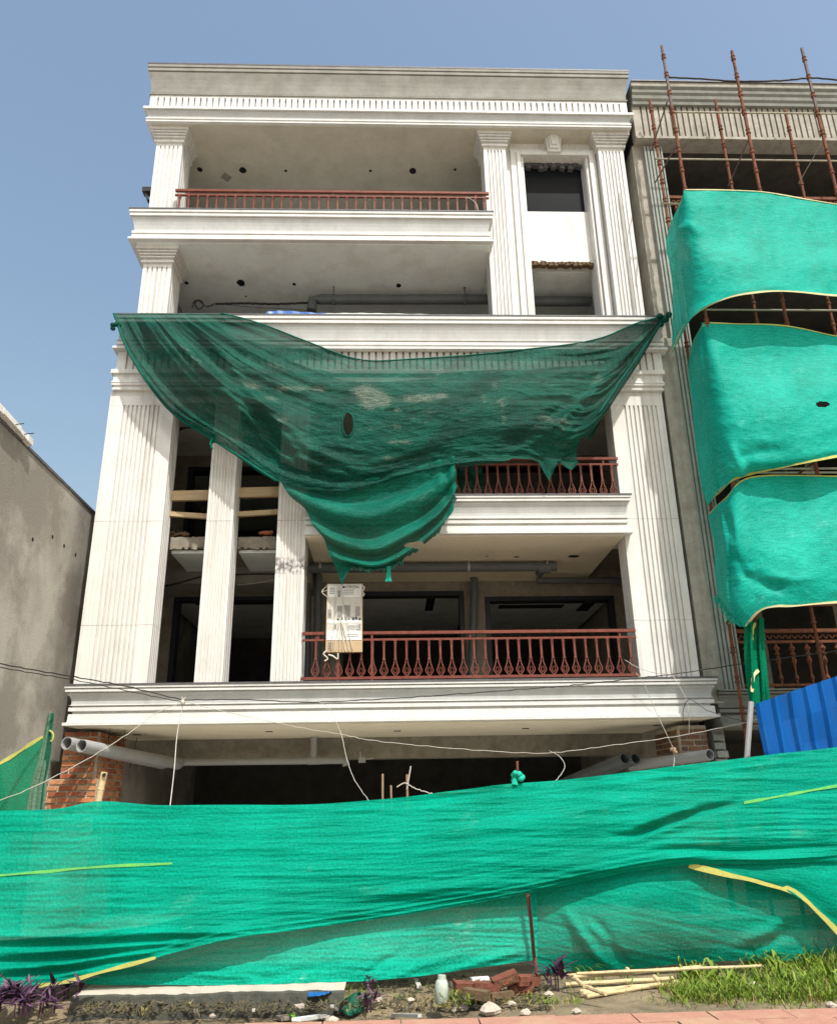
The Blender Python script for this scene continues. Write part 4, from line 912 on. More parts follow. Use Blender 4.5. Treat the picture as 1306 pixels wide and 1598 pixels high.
scaf_net(ctrl2, 'middle green net on the right scaffolding, with a small dark tear', hems=(([(1097, 503), (1150, 505), (1233, 509), (1306, 524), (1390, 534)], .018, 'yellow'), ([(1103, 790), (1130, 759), (1162, 742), (1232, 727), (1306, 713), (1390, 696)], .034, 'yellow'), ([(1098, 505), (1086, 530), (1075, 558)], .014, 'yellow')),
         extra=lambda c_: c_.ridge([(1162, 742), (1148, 715), (1140, 690)], 7, .06)+c_.ridge([(1152, 715), (1175, 705), (1230, 700)], 9, -.05)+c_.ridge([(1128, 720), (1150, 735), (1162, 742)], 6, .04),
         keep=lambda x, y: ~(((x-1284)/10)**2+((y-630)/3.2)**2 < 1), nu=210, nv=160, seed=9)
ctrl3 = [[(1105, 804, 11.72), (1132, 777, 10.95), (1163, 746, 10.84), (1235, 742, 10.80), (1306, 743, 10.78), (1400, 745, 10.76)],
         [(1116, 852, 11.6), (1138, 840, 10.82), (1172, 812, 10.74), (1240, 805, 10.66), (1306, 800, 10.62), (1400, 800, 10.5)],
         [(1118, 892, 11.5), (1142, 890, 10.80), (1178, 880, 10.58), (1240, 880, 10.44), (1306, 880, 10.40), (1400, 880, 10.34)],
         [(1121, 930, 11.4), (1144, 945, 10.80), (1180, 925, 10.58), (1240, 915, 10.42), (1306, 910, 10.38), (1400, 910, 10.4)],
         [(1135, 962, 11.2), (1162, 979, 10.80), (1185, 953, 10.60), (1240, 946, 10.46), (1306, 940, 10.42), (1400, 936, 10.5)]]
t3, c3 = scaf_net(ctrl3, 'lowest green net on the right scaffolding, frayed at its lower left corner', hems=(([(1105, 803), (1130, 779), (1163, 746), (1235, 742), (1306, 743), (1390, 745)], .018, 'yellow'), ([(1162, 978), (1185, 953), (1212, 946), (1240, 946), (1306, 940), (1390, 937)], .026, 'hem_pale')),
         extra=lambda c_: c_.ridge([(1140, 860), (1165, 895), (1230, 925)], 10, -.07)+c_.ridge([(1150, 875), (1180, 900), (1260, 905)], 8, .04)+c_.ridge([(1135, 800), (1142, 850)], 8, -.05), nu=200, nv=150, seed=13)
q = MB()
for i in range(90):
    f = rnd.random(); a = np.array([1119+f*30+rnd.uniform(-1, 1), 928+f*40]); p = c3.near(*a); L = rnd.uniform(.05, .16)
    q.tube([p, p+np.array([-L*rnd.uniform(.3, .8), rnd.uniform(-.03, .03), -L*rnd.uniform(.2, .9)])], .004, 3, caps=False)
fo = obj('frayed_threads', q, 'scaf_net', t3); fo['kind'] = 'stuff'
fo.data.materials.clear(); fo.data.materials.append(M['bluebag']); M['thread'] = mat('net thread', (.004, .42, .29), None, .6); fo.data.materials[0] = M['thread']
# twisted green strip hanging down below
ts = net_thing('hanging_net_strip', 'twisted dark green net strip hanging under the lowest scaffold net', P(1185, 1095, 10.9))
c_ = Cloth([[(1162, 966, 10.9), (1170, 966, 10.82), (1178, 966, 10.9), (1186, 965, 10.84), (1189, 964, 10.9)], [(1163, 1010, 10.9), (1172, 1010, 10.8), (1180, 1010, 10.9), (1188, 1009, 10.82), (1191, 1008, 10.9)], [(1167, 1060, 10.9), (1176, 1062, 10.78), (1184, 1062, 10.9), (1193, 1060, 10.8), (1196, 1060, 10.9)], [(1170, 1100, 10.9), (1178, 1102, 10.82), (1187, 1102, 10.9), (1196, 1100, 10.82), (1201, 1100, 10.9)]], 30, 40)
c_.push(.03*np.sin(c_.U*28+c_.V*3)); obj('sheet', c_.mb(), 'strip_net', ts, smooth=True)
c_.strip([(1177, 972), (1175, 990), (1176, 1000)], .03, .03, 12, 'hem', 'yellow', ts); c_.strip([(1180, 1045), (1173, 1062), (1175, 1080)], .04, .03, 12, 'hem', 'hem_pale', ts)
# pole carrying the strip
q = MB(); q.tube([P(1172, 1096, 10.55), P(1165, 1190, 10.45)], .035, 10); obj('pale_pole', q, 'pvc', None, 'pale grey pole standing left of the blue corrugated sheet', 'pole')
# blue corrugated sheet
bsx = thing('corrugated_sheet', (5.8, 10, 1.3), 'blue corrugated metal sheet standing behind the green net at right', 'metal sheet')
q = MB(); nx_ = 15; xs_ = []
for i in range(16):
    x = 4.52+i*.205; xs_ += [(x, 0), (x+.035, -.035), (x+.065, -.035), (x+.10, 0)]
Gb = []
for zi in range(6):
    f = zi/5; Gb.append([(x+.05*(1-f)+.006*math.sin(x*31+zi), 10.0+y+.03*(1-f)+.014*math.sin(x*5.3+zi*1.9)+.008*math.sin(x*13+zi*3.1), (1.2+(2.635+(x-4.51)*.30-1.2)*f)) for x, y in xs_])
q.grid(np.array(Gb)); sheet = obj('sheet', q, 'blue', bsx); so = sheet.modifiers.new('thick', 'SOLIDIFY'); so.thickness = .004

# =================================================================== HANGING DARK NET
D = net_thing('torn_dark_net', 'large torn dark green net draped across the white facade below the third floor ledge', P(600, 760, 11.85))
v0 = [(345, 489), (405, 508), (470, 531), (557, 562), (640, 560), (720, 555), (800, 547), (870, 540), (925, 534), (985, 513), (1037, 491)]
v1 = [(178, 489.5), (203, 553), (262, 637), (340, 690), (430, 750), (540, 766), (640, 740), (720, 722), (800, 719), (893, 727), (1037, 498)]
rows = []
for k, f in enumerate((0, .25, .5, .75, 1)):
    row = []
    for i, (a, b_) in enumerate(zip(v0, v1)):
        u = i/10; bulge = .16*math.sin(math.pi*f)*math.sin(math.pi*u)
        row.append((a[0]+(b_[0]-a[0])*f, a[1]+(b_[1]-a[1])*f, 11.94-.05*f*math.sin(math.pi*u)-bulge-.115*min(1, 6*f*(1-u)+0.0)*min(1, u*12)))
    rows.append(row)
dc = Cloth(rows, 420, 260)
wid = np.linalg.norm(dc.G[-1]-dc.G[0], axis=1)[None, :]
def ridged(q, seed):
    r = np.random.RandomState(seed); n_ = 400; kn = r.randn(n_); kn = np.convolve(kn, [.25, .5, .25], 'same'); return np.interp(q % n_, np.arange(n_), kn)
Vw = dc.V+.05*np.sin(dc.U*4.2+.6)+.02*wob([dc.V*5, dc.U*6], 11, 2)
lft = np.clip(1-(dc.U-.05)/.33, 0, 1); rgt = np.clip((dc.U-.70)/.26, 0, 1); low = np.clip((dc.V-.62)/.3, 0, 1)*np.clip(1.25-dc.U*1.35, 0, 1)
fold = ridged(Vw*17+dc.U*2.0, 3)+.45*ridged(Vw*38-dc.U*2.5, 5)+.22*ridged(Vw*80+dc.U*3, 6)
d = wid*fold*(.078*lft**.7*np.clip(.35+dc.V*1.1, 0, 1)+.055*rgt+.034*low)
d += .007*crumple(dc.px[..., 0]/60, dc.px[..., 1]/16, 44)*(1-.5*rgt)+.0045*crumple(dc.px[..., 0]/26, dc.px[..., 1]/6, 45)
d += dc.ridge([(300, 505), (360, 570), (420, 650), (470, 715), (560, 752)], 8, .07)+dc.ridge([(255, 495), (330, 590), (420, 690), (480, 745)], 7, .06)+dc.ridge([(195, 500), (240, 585), (300, 650), (380, 700)], 5, .06)
d += dc.ridge([(280, 500), (345, 575), (405, 655), (450, 710)], 7, -.06)+dc.ridge([(390, 590), (430, 650), (480, 700), (560, 735), (640, 738)], 8, .06)
d = d*np.clip(dc.U/.07, 0, 1)
d += dc.ridge([(1020, 505), (940, 600), (850, 680), (790, 712)], 7, .06)+dc.ridge([(1025, 512), (960, 600), (890, 680), (850, 712)], 6, -.05)+dc.ridge([(1030, 500), (960, 630), (900, 715)], 6, .05)+dc.ridge([(1010, 512), (900, 620), (800, 690)], 8, -.05)
d = np.where(d < -.05, -.05+(d+.05)*.35, d)*1.15
dc.push(d)
# torn lower edge at right
jag = np.clip((dc.U-.78)/.06, 0, 1)*np.clip((.985-dc.U)/.1, 0, 1)*np.clip((dc.V-.85)/.15, 0, 1)
jn = np.array([rnd.random() for _ in range(60)]); jf = np.interp(dc.U*60, range(60), jn)
dc.G[..., 2] += jag*(.42*(jf-.25))
hole_k = lambda x, y: ~((((x-543)/8.5)**2+((y-662)/18)**2 < 1)) & ~(((x-912)/9)**2+((y-705)/22)**2 < 1)
def blob(pts, rx, ry):
    return sum(np.exp(-((dc.px[..., 0]-x_)/(rx*a_))**2-((dc.px[..., 1]-y_)/(ry*a_))**2) for x_, y_, a_ in pts)
cem = blob([(562, 608, 1), (585, 616, 1.1), (575, 632, .8), (600, 626, .7)], 20, 13)+.9*blob([(640, 622, 1), (670, 620, 1), (692, 616, .6), (620, 640, .5), (618, 665, .5), (612, 690, .6), (635, 690, .6), (606, 715, .7)], 22, 9)+.9*blob([(395, 600, 1), (440, 604, .9), (470, 603, 1), (500, 605, .8), (420, 620, .8)], 18, 8)
cem = cem+.8*blob([(772, 600, .7), (783, 630, .7), (786, 655, .7), (755, 622, .6)], 10, 18)+.45*blob([(340, 540, 1), (370, 590, 1), (430, 640, 1), (465, 690, 1)], 22, 16)+.35*blob([(865, 590, 1), (850, 600, .8), (560, 720, 1)], 24, 10)
mbd = dc.mb(hole_k); mbd.cement = np.clip(cem, 0, 1.1)*.62
obj('sheet', mbd, 'drape', D, smooth=True)
# rim of the tear
q = MB(); pts = [dc.near(543+9*math.cos(a), 662+19*math.sin(a)) + np.array([0, -.012, 0]) for a in np.linspace(0, 6.283, 22)]; q.tube(pts, .009, 5, caps=False); obj('tear_rim', q, 'drape_low', D, smooth=True)
# rope like hems
for (poly, r_) in (([(178, 489), (203, 553), (262, 637), (340, 690), (430, 750)], .022), ([(345, 489), (405, 508), (470, 531), (557, 562), (640, 560), (800, 547), (925, 534), (985, 513), (1037, 492)], .013), ([(1037, 495), (985, 570), (930, 650)], .016)):
    pp = cr(np.array(poly, float), np.linspace(0, len(poly)-1, 60)); W_p = np.array([dc.near(*p_) for p_ in pp])
    for _ in range(4): W_p[1:-1] = (W_p[:-2]+2*W_p[1:-1]+W_p[2:])/4
    W_p[:, 1] -= .01; q = MB(); q.tube(W_p, r_, 7); obj('hem', q, 'drape_low', D, smooth=True)
# tie knots
def knot(p, s, parent, m='drape', name='knot'):
    q_ = MB()
    for i in range(5):
        a = rnd.uniform(0, 6.28); q_.lathe(p+np.array([rnd.uniform(-s, s)*.5, rnd.uniform(-s, s)*.5, rnd.uniform(-s, s)*.6])-np.array([0, 0, s*.4]), (rnd.uniform(-.6, .6), rnd.uniform(-.6, .6), 1), [(0, s*.15), (s*.2, s*.45), (s*.5, s*.5), (s*.75, s*.35), (s*.9, s*.08)], 8)
    return obj(name, q_, m, parent, smooth=True)
knot(P(1037, 497, 11.9), .12, D); knot(P(179, 508, 11.9), .09, D); knot(P(331, 683, 11.84), .08, D, 'drape_low')
q = MB(); q.tube([P(331, 685, 11.82), P(328, 692, 11.82), P(331, 700, 11.82)], .02, 6); obj('loose_end', q, 'drape_low', D)
# lower swags
rb = [[(418, 712, 11.90), (480, 738, 11.88), (560, 742, 11.86), (630, 728, 11.86), (675, 712, 11.86), (709, 710, 11.84)],
      [(446, 764, 11.86), (498, 792, 11.76), (566, 800, 11.72), (633, 776, 11.72), (680, 748, 11.75), (711, 730, 11.79)],
      [(485, 812, 11.86), (525, 842, 11.76), (580, 850, 11.70), (640, 822, 11.70), (688, 785, 11.74), (713, 752, 11.78)],
      [(512, 858, 11.86), (540, 872, 11.78), (590, 876, 11.74), (642, 848, 11.74), (690, 806, 11.76), (711, 772, 11.79)],
      [(534, 913, 11.84), (552, 887, 11.80), (598, 887, 11.78), (645, 862, 11.78), (686, 828, 11.78), (707, 789, 11.8)]]
sc = Cloth(rb, 220, 200)
ph2 = .8*wob([sc.U*4, sc.U*7], 31, 2)
Vs = sc.V+.04*np.sin(sc.U*5)+.03*ph2
d = (.10*np.sin(2*np.pi*3.8*Vs+.9)+.070*ridged(Vs*15+sc.U*1.5, 9)+.026*ridged(Vs*36+sc.U*3, 12))*(.4+.6*np.sin(np.pi*np.clip(sc.U, .02, .98)))+.004*crumple(sc.px[..., 0]/18, sc.px[..., 1]/7, 71)
d += .03*np.sin(sc.U*46+sc.V*5)*np.clip((sc.U-.72)/.2, 0, 1)
sc.push(d)
jb = np.array([rnd.random() for _ in range(50)]); sc.G[-1:, :, 2] += .09*(np.interp(sc.U[-1:]*50, range(50), jb)-.5)
obj('lower_swag', sc.mb(lambda x, y: ~(((x-648)/16)**2+((y-851)/5)**2 < .9)), 'drape_low', D, smooth=True)
q = MB()
for i in range(7):
    p = sc.near(606, 884)+np.array([rnd.uniform(-.02, .02), -.02, 0]); q.tube([p, p+np.array([rnd.uniform(-.02, .02), 0, -.12]), p+np.array([rnd.uniform(-.04, .04), 0, -.24])], .011, 5)
obj('tassel', q, 'thread', D)
q = MB()
for i in range(24):
    p = sc.near(545+i*4.2, 888); L = rnd.uniform(.01, .07); q.tube([p, p+np.array([rnd.uniform(-.02, .02), 0, -L])], .006, 3)
fo = obj('frayed_threads', q, 'thread', D); fo['kind'] = 'stuff'
# flap lying on the second floor rail
c_ = Cloth([[(690, 716, 12.1), (730, 716, 12.08), (760, 715, 12.08), (782, 720, 12.12)], [(690, 726, 12.05), (730, 728, 12.02), (760, 724, 12.05), (782, 722, 12.10)]], 20, 6); c_.push(.012*np.sin(c_.U*16)); obj('flap', c_.mb(), 'drape', D, smooth=True)
c_ = Cloth([[(700, 730, 12.4), (725, 730, 12.36), (752, 730, 12.4)], [(704, 768, 12.4), (728, 770, 12.34), (755, 772, 12.4)]], 30, 10); c_.push(.03*np.sin(c_.U*22)); obj('inner_bunch', c_.mb(), 'drape', D, smooth=True)

# =================================================================== STREET NETS
YN = 8.42
top = [(-70, 1268), (0, 1265), (90, 1262), (157, 1251), (250, 1258), (360, 1257), (480, 1255), (600, 1246), (720, 1233), (802, 1223), (900, 1215), (1000, 1203), (1100, 1191), (1200, 1178), (1306, 1165), (1390, 1154)]
bot = [(-70, 1543), (0, 1541), (90, 1536), (157, 1519), (250, 1494), (360, 1466), (480, 1450), (600, 1434), (720, 1414), (815, 1397), (900, 1378), (1000, 1359), (1080, 1350), (1200, 1348), (1306, 1345), (1390, 1342)]
rows = []
for f in (0, .2, .45, .7, .88, 1):
    rows.append([(a[0]+(b_[0]-a[0])*f, a[1]+(b_[1]-a[1])*f, YN-.20*math.sin(math.pi*min(1, f*1.02)*.62)+.02-.24*f*f*min(1, max(0, (620-a[0])/300))) for a, b_ in zip(top, bot)])
F1 = net_thing('street_net', 'long green net screen stretched across the whole street front', P(653, 1300, YN))
fc = Cloth(rows, 420, 230)
d = .006*wob([fc.px[..., 1]/6.0, fc.px[..., 0]/160.0], 2, 4)+.02*wob([fc.px[..., 0]/140.0, fc.px[..., 1]/70.0], 6, 3)
lf = np.clip((fc.px[..., 1]-1440)/60, 0, 1)*np.clip((470-fc.px[..., 0])/200, 0, 1)
for (poly, w_, a_) in (([(-60, 1462), (120, 1462), (330, 1458), (450, 1448)], 7, .045), ([(-60, 1478), (120, 1473), (300, 1466), (430, 1452)], 6, -.05), ([(-60, 1492), (120, 1484), (300, 1470), (420, 1454)], 6, .05), ([(-60, 1505), (120, 1495), (280, 1477), (400, 1457)], 6, -.05), ([(-60, 1518), (100, 1506), (260, 1483), (390, 1460)], 6, .05), ([(-60, 1529), (80, 1518), (220, 1494), (330, 1470)], 5, -.04),
                       ([(990, 1301), (1040, 1284), (1090, 1267), (1154, 1252)], 6, -.07), ([(985, 1292), (1040, 1275), (1095, 1258)], 8, .05), ([(950, 1306), (990, 1304), (1030, 1290)], 5, -.05), ([(820, 1382), (900, 1362), (1000, 1344), (1090, 1334)], 12, .06), ([(860, 1350), (960, 1330), (1060, 1300)], 14, .05), ([(900, 1340), (1000, 1318), (1090, 1290)], 8, -.035),
                       ([(640, 1310), (800, 1290), (1000, 1250)], 9, .02), ([(480, 1262), (700, 1245), (900, 1226)], 5, -.015), ([(900, 1224), (1100, 1200), (1300, 1175)], 5, -.02), ([(900, 1230), (1100, 1207), (1300, 1182)], 5, .02), ([(560, 1400), (700, 1385), (820, 1372)], 9, .03), ([(60, 1452), (110, 1448), (140, 1450), (165, 1450)], 4, -.03), ([(1040, 1336), (1200, 1340), (1306, 1336)], 6, .05), ([(1020, 1325), (1150, 1330), (1306, 1322)], 7, -.03)):
    d = d+fc.ridge(poly, w_, a_)
d += .0024*crumple(fc.px[..., 0]/240, fc.px[..., 1]/5.0, 61)+.003*crumple(fc.px[..., 0]/130, fc.px[..., 1]/13, 62)+.006*ridged(fc.V*70+fc.px[..., 0]/160, 63)*np.clip(.35+np.abs(fc.V-.5)*1.6, 0, 1)
fc.push(d); obj('sheet', fc.mb(), 'fence_net', F1, smooth=True)
fc.strip([(-40, 1371), (0, 1367), (60, 1362), (120, 1357), (190, 1352), (270, 1349)], .022, .012, 50, 'seam', 'hem_lime', F1)
fc.strip([(1160, 1253), (1220, 1242), (1270, 1232), (1330, 1222)], .022, .012, 30, 'seam', 'hem_lime', F1)
fc.strip([(60, 1538), (95, 1534), (160, 1517), (245, 1495)], .028, .012, 30, 'hem', 'yellow', F1)
# lower left sheet
F2 = net_thing('lower_street_net', 'lower green net panel with pale cement stains, left of the rust red post', P(450, 1530, YN+.05))
tp2 = [(-90, 1475), (200, 1450), (330, 1420), (480, 1400), (620, 1385), (740, 1365), (838, 1350)]
bt2 = [(-90, 1537), (200, 1537), (330, 1538), (480, 1535), (620, 1528), (740, 1512), (838, 1498)]
rows = [[(a[0]+(b_[0]-a[0])*f, a[1]+(b_[1]-a[1])*f, YN+.03-f*(.30 if a[0] < 500 else .30-.22*(a[0]-500)/330)) for a, b_ in zip(tp2, bt2)] for f in (0, .33, .66, 1)]
f2 = Cloth(rows, 240, 110); d = .0035*crumple(f2.px[..., 0]/70, f2.px[..., 1]/5, 64)+.002*wob([f2.px[..., 1]/4.0, f2.px[..., 0]/90.0], 12, 4)+.012*wob([f2.px[..., 0]/60, f2.px[..., 1]/30], 14, 3)
for (poly, w_, a_) in (([(560, 1530), (600, 1500), (640, 1480)], 6, -.03), ([(600, 1532), (660, 1505), (720, 1490)], 7, .03), ([(680, 1522), (760, 1500), (825, 1480)], 6, .03), ([(400, 1534), (350, 1510), (320, 1500)], 8, .02), ([(395, 1532), (470, 1515), (540, 1505)], 7, -.02), ([(100, 1530), (300, 1520), (400, 1530)], 5, .03)): d = d+f2.ridge(poly, w_, a_)
f2.push(d); obj('sheet', f2.mb(), 'fence_low', F2, smooth=True)
# lower right sheet
F3 = net_thing('lower_street_net', 'bulging lower green net panel right of the rust red post, behind grass', P(1050, 1505, YN+.05))
tp3 = [(828, 1360), (900, 1345), (980, 1330), (1080, 1320), (1180, 1320), (1306, 1320), (1390, 1320)]
bt3 = [(833, 1520), (900, 1517), (980, 1512), (1080, 1503), (1180, 1500), (1306, 1500), (1390, 1500)]
rows = [[(a[0]+(b_[0]-a[0])*f, a[1]+(b_[1]-a[1])*f, YN+.06-.20*math.sin(math.pi*f)**.8*math.sin(math.pi*min(1, (i+.3)/5))-.0*f) for i, (a, b_) in enumerate(zip(tp3, bt3))] for f in (0, .25, .5, .75, 1)]
f3 = Cloth(rows, 200, 130); d = .0022*crumple(f3.px[..., 0]/60, (f3.px[..., 1]-f3.px[..., 0]*.25)/6, 65)+.003*wob([f3.px[..., 1]/9.0, f3.px[..., 0]/50.0], 22, 4)+.012*wob([f3.px[..., 0]/50, f3.px[..., 1]/40], 24, 3)
for (poly, w_, a_) in (([(880, 1420), (905, 1455), (935, 1495), (960, 1512)], 9, .05), ([(915, 1440), (945, 1465), (970, 1480)], 7, .035), ([(895, 1470), (915, 1495), (945, 1510)], 7, -.03), ([(930, 1440), (960, 1480), (975, 1500)], 8, -.04), ([(1150, 1470), (1200, 1450), (1230, 1420)], 10, .04), ([(1160, 1485), (1210, 1470), (1250, 1440)], 8, -.03)): d = d+f3.ridge(poly, w_, a_)
f3.push(d); obj('sheet', f3.mb(), 'fence_net', F3, smooth=True)
# right corner flap with the yellow hem
F4 = net_thing('street_net_flap', 'green net flap at the right edge with a broad yellow hem', P(1280, 1430, YN-.1))
rows = [[(1070, 1350, YN-.13), (1150, 1349, YN-.13), (1230, 1347, YN-.13), (1306, 1345, YN-.13), (1390, 1343, YN-.13)],
        [(1100, 1357, YN-.16), (1165, 1363, YN-.17), (1240, 1372, YN-.17), (1310, 1385, YN-.16), (1390, 1390, YN-.15)],
        [(1160, 1371, YN-.16), (1205, 1383, YN-.17), (1250, 1400, YN-.17), (1315, 1430, YN-.16), (1390, 1440, YN-.15)],
        [(1190, 1378, YN-.15), (1235, 1391, YN-.15), (1270, 1418, YN-.15), (1312, 1462, YN-.14), (1390, 1530, YN-.13)]]
f4 = Cloth(rows, 80, 40); f4.push(.012*wob([f4.U*8, f4.V*7], 3, 3)); obj('sheet', f4.mb(), 'fence_net', F4, smooth=True)
f4.strip([(1074, 1351), (1130, 1364), (1190, 1378), (1235, 1391), (1270, 1418), (1312, 1460), (1345, 1490)], .045, .012, 60, 'hem', 'yellow', F4)
# posts and sticks
def stick(pts, r, label, m, name='stake', cat='stake', r2=None): q_ = MB(); q_.tube([P(*p_) for p_ in pts], r, 8, r2=r2); return obj(name, q_, m, None, label, cat)
stick([(823, 1392, 8.28), (829, 1440, 8.28), (833, 1490, 8.28), (839, 1530, 8.26)], .018, 'rust red post between the two lower green nets', 'post', 'post', 'post')
stick([(826, 1398, 8.25), (835, 1495, 8.25)], .007, 'thin black rod tied along the rust red post', 'wire_dark', 'rod', 'rod')
bs = thing('bamboo_stake', tuple(P(154, 1262, 8.6)), 'cut bamboo stake poking above the green net in front of the left brick pier', 'stake')
q = MB(); q.tube([P(150, 1300, 8.55), P(153, 1254, 8.55), P(158, 1228, 8.55), P(163, 1205, 8.55)], .032, 10); obj('culm', q, 'bamboo', bs)
q = MB(); p = P(162.5, 1210, 8.51); q.lathe(p, (0, -1, .35), [(0, .02), (.006, .02)], 10); obj('hollow_end', q, 'hole', bs)
q = MB(); p = P(157, 1232, 8.55); q.lathe(p+np.array([0, 0, -.01]), (0.1, 0, 1), [(0, .033), (.008, .037), (.016, .033)], 10); obj('node_ring', q, 'bamboo', bs)
stick([(597, 1270, 8.6), (597, 1208, 8.6)], .011, 'tall thin stick above the net, leftmost of the three in the middle', 'stick')
stick([(611, 1270, 8.6), (610, 1226, 8.6)], .010, 'short thin stick above the net, between two taller sticks', 'stick')
stick([(636, 1270, 8.6), (635, 1209, 8.6)], .012, 'upright stick with a slanted twig above the net', 'stick'); stick([(635, 1232, 8.58), (641, 1196, 8.6)], .006, 'slanted white twig beside the upright stick', 'cord', 'twig', 'twig')
wire([(619, 1229), (627, 1224), (634, 1223), (648, 1231), (676, 1240)], 8.58, .006, 'curly thin wire around the upright stick in the middle', 'wire_pale')
stick([(808, 1235, 8.5), (807, 1188, 8.5)], .013, 'brown stick with a green rag knot above the net', 'post')
t = thing('rag_knot', tuple(P(806, 1205, 8.48)), 'green net rag knotted round the brown stick', 'rag'); knot(P(802, 1206, 8.47), .06, t, 'thread', 'rag'); knot(P(808, 1212, 8.47), .07, t, 'thread', 'rag'); q = MB(); q.tube([P(804, 1208, 8.47), P(803, 1226, 8.44)], .02, 6, r2=.035); obj('rag_tail', q, 'thread', t)
stick([(680, 1241, 8.5), (740, 1235, 8.48), (800, 1231, 8.46)], .007, 'pale cane lying along the net top near the green knot', 'bamboo', 'cane', 'cane')
# net at far left with faded strip
F5 = net_thing('side_net', 'green net with yellow edge hanging at the far left in front of the grey wall', P(30, 1260, 11.3))
c_ = Cloth([[(-60, 1228, 11.0), (0, 1192, 11.0), (35, 1170, 11.0), (68, 1150, 11.0)], [(-60, 1260, 11.0), (0, 1240, 10.95), (30, 1230, 10.95), (58, 1210, 11.0)], [(-60, 1300, 11.0), (0, 1300, 11.0), (25, 1300, 11.0), (46, 1300, 11.0)]], 30, 20); c_.push(.02*np.sin(c_.U*9)); obj('sheet', c_.mb(), 'back_net', F5, smooth=True)
c_.strip([(-50, 1222), (0, 1192), (35, 1170), (68, 1150)], .04, .01, 20, 'hem', 'yellow', F5)
F6 = net_thing('faded_net_strip', 'narrow faded net strip hanging from a thin cane left of the brick pier', P(60, 1260, 10.9))
c_ = Cloth([[(78, 1115, 10.9), (80, 1112, 10.85), (82, 1115, 10.9)], [(64, 1175, 10.9), (70, 1178, 10.8), (77, 1178, 10.9)], [(48, 1230, 10.9), (58, 1232, 10.8), (71, 1232, 10.9)], [(36, 1300, 10.9), (50, 1300, 10.8), (64, 1300, 10.9)]], 24, 30); c_.push(.025*np.sin(c_.U*20)); obj('sheet', c_.mb(), 'back_net_old', F6, smooth=True)
c_.strip([(80, 1114), (75, 1160), (68, 1215), (60, 1290)], .06, .02, 20, 'dark_edge', 'strip_net' if False else 'greencloth', F6)
stick([(79, 1110, 10.95), (64, 1300, 10.95)], .012, 'thin cane behind the faded net strip at the far left', 'stick', 'cane', 'cane')
wire([(77, 1140), (83, 1146), (82, 1155), (79, 1158)], 10.8, .012, 'yellow ribbon tied near the top of the faded net strip', 'yellow', 'ribbon', cat='ribbon', n=14)

# =================================================================== CABLES
wire([(-40, 1028, 9.0), (0, 1036, 9.5), (60, 1047, 10.2), (130, 1059, 10.8), (200, 1072, 11.2), (285, 1093, 11.5)], 11.5, .008, 'upper of two dark cables slanting in from the left edge to the white tie', 'wire_dark')
wire([(-40, 1036, 9.0), (0, 1042, 9.5), (60, 1052, 10.2), (130, 1064, 10.8), (220, 1083, 11.2), (285, 1096, 11.45)], 11.45, .006, 'lower of two dark cables slanting in from the left edge to the white tie', 'wire_dark')
wire([(285, 1093), (380, 1092), (480, 1096), (600, 1091), (720, 1083), (840, 1074), (900, 1069), (1000, 1058), (1060, 1051), (1165, 1035), (1275, 1020), (1350, 1010)], 11.5, .008, 'long black cable across the front of the lowest ledge, running off to the right', 'wire_dark', n=90)
wire([(-40, 1262, 9.0), (40, 1234, 9.9), (131, 1188, 10.7), (202, 1144, 11.2), (242, 1114, 11.4), (283, 1097, 11.5)], 11.5, .0045, 'pale wire rising from the left edge past the pipes to the white tie', 'wire_pale')
wire([(285, 1095), (343, 1109), (411, 1124), (480, 1138), (531, 1146), (575, 1155), (656, 1164), (743, 1171), (840, 1176), (900, 1171), (958, 1163), (1040, 1152), (1111, 1139), (1165, 1127), (1240, 1108), (1306, 1091), (1370, 1076)], 11.4, .0045, 'long pale wire sagging under the lowest ledge and rising right past the blue sheet', 'wire_pale', n=100)
t = wire([(287, 1090, 11.4), (283, 1112, 11.4), (276, 1150, 11.3), (272, 1200, 11.0), (265, 1262, 10.0)], 11.4, .0065, 'thick white cord hanging from the cable tie down behind the green net', 'cord', 'cord', cat='cord')
p = P(286, 1095, 11.4); t = thing('cable_tie', tuple(p), 'white tie bundling the cables on the lowest ledge at left', 'tie'); q = MB(); q.lathe(p+np.array([-.03, 0, -.02]), (1, 0, .3), [(0, .03), (.02, .045), (.05, .03)], 9); obj('wrap', q, 'cord', t); q = MB(); q.tube([p, p+np.array([-.02, -.02, .06])], .012, 5); q.tube([p, p+np.array([.03, -.02, .05])], .012, 5); obj('ends', q, 'cord', t)
wire([(497, 1095, 11.48), (512, 1104, 11.45), (522, 1122, 11.4), (533, 1148, 11.3), (540, 1180, 11.0), (552, 1215, 10.5), (575, 1250, 9.6)], 11, .004, 'white wire dropping from the black cable to the net left of the three sticks', 'cord')
wire([(857, 1172, 11.38), (872, 1180, 11.2), (881, 1194, 11.0), (876, 1208, 10.6), (857, 1230, 10.0)], 11, .004, 'short white wire dropping from the pale wire near the dark pipe mouths', 'cord')
wire([(992, 1050, 11.5), (1004, 1066, 11.5), (1015, 1091, 11.5), (1029, 1123, 11.5), (1041, 1148, 11.5), (1051, 1170, 11.6)], 11.5, .0045, 'thin wire from the railing end down to the lone right pipe', 'wire_pale')
wire([(975, 1030, 12.05), (995, 1042, 11.9), (1020, 1050, 11.8), (1047, 1054, 11.7), (1062, 1075, 11.6), (1072, 1095, 11.6), (1075, 1120, 11.6), (1075, 1148, 11.7)], 11.6, .0045, 'thin white wire looping from the last baluster down the right ledge end', 'cord')
wire([(1067, 1130, 11.6), (1066, 1108, 11.55), (1077, 1092, 11.5), (1104, 1109, 11.5), (1150, 1123, 11.5), (1168, 1126, 11.4)], 11.5, .0045, 'thin black wire arching off the right end of the lowest ledge', 'wire_dark')
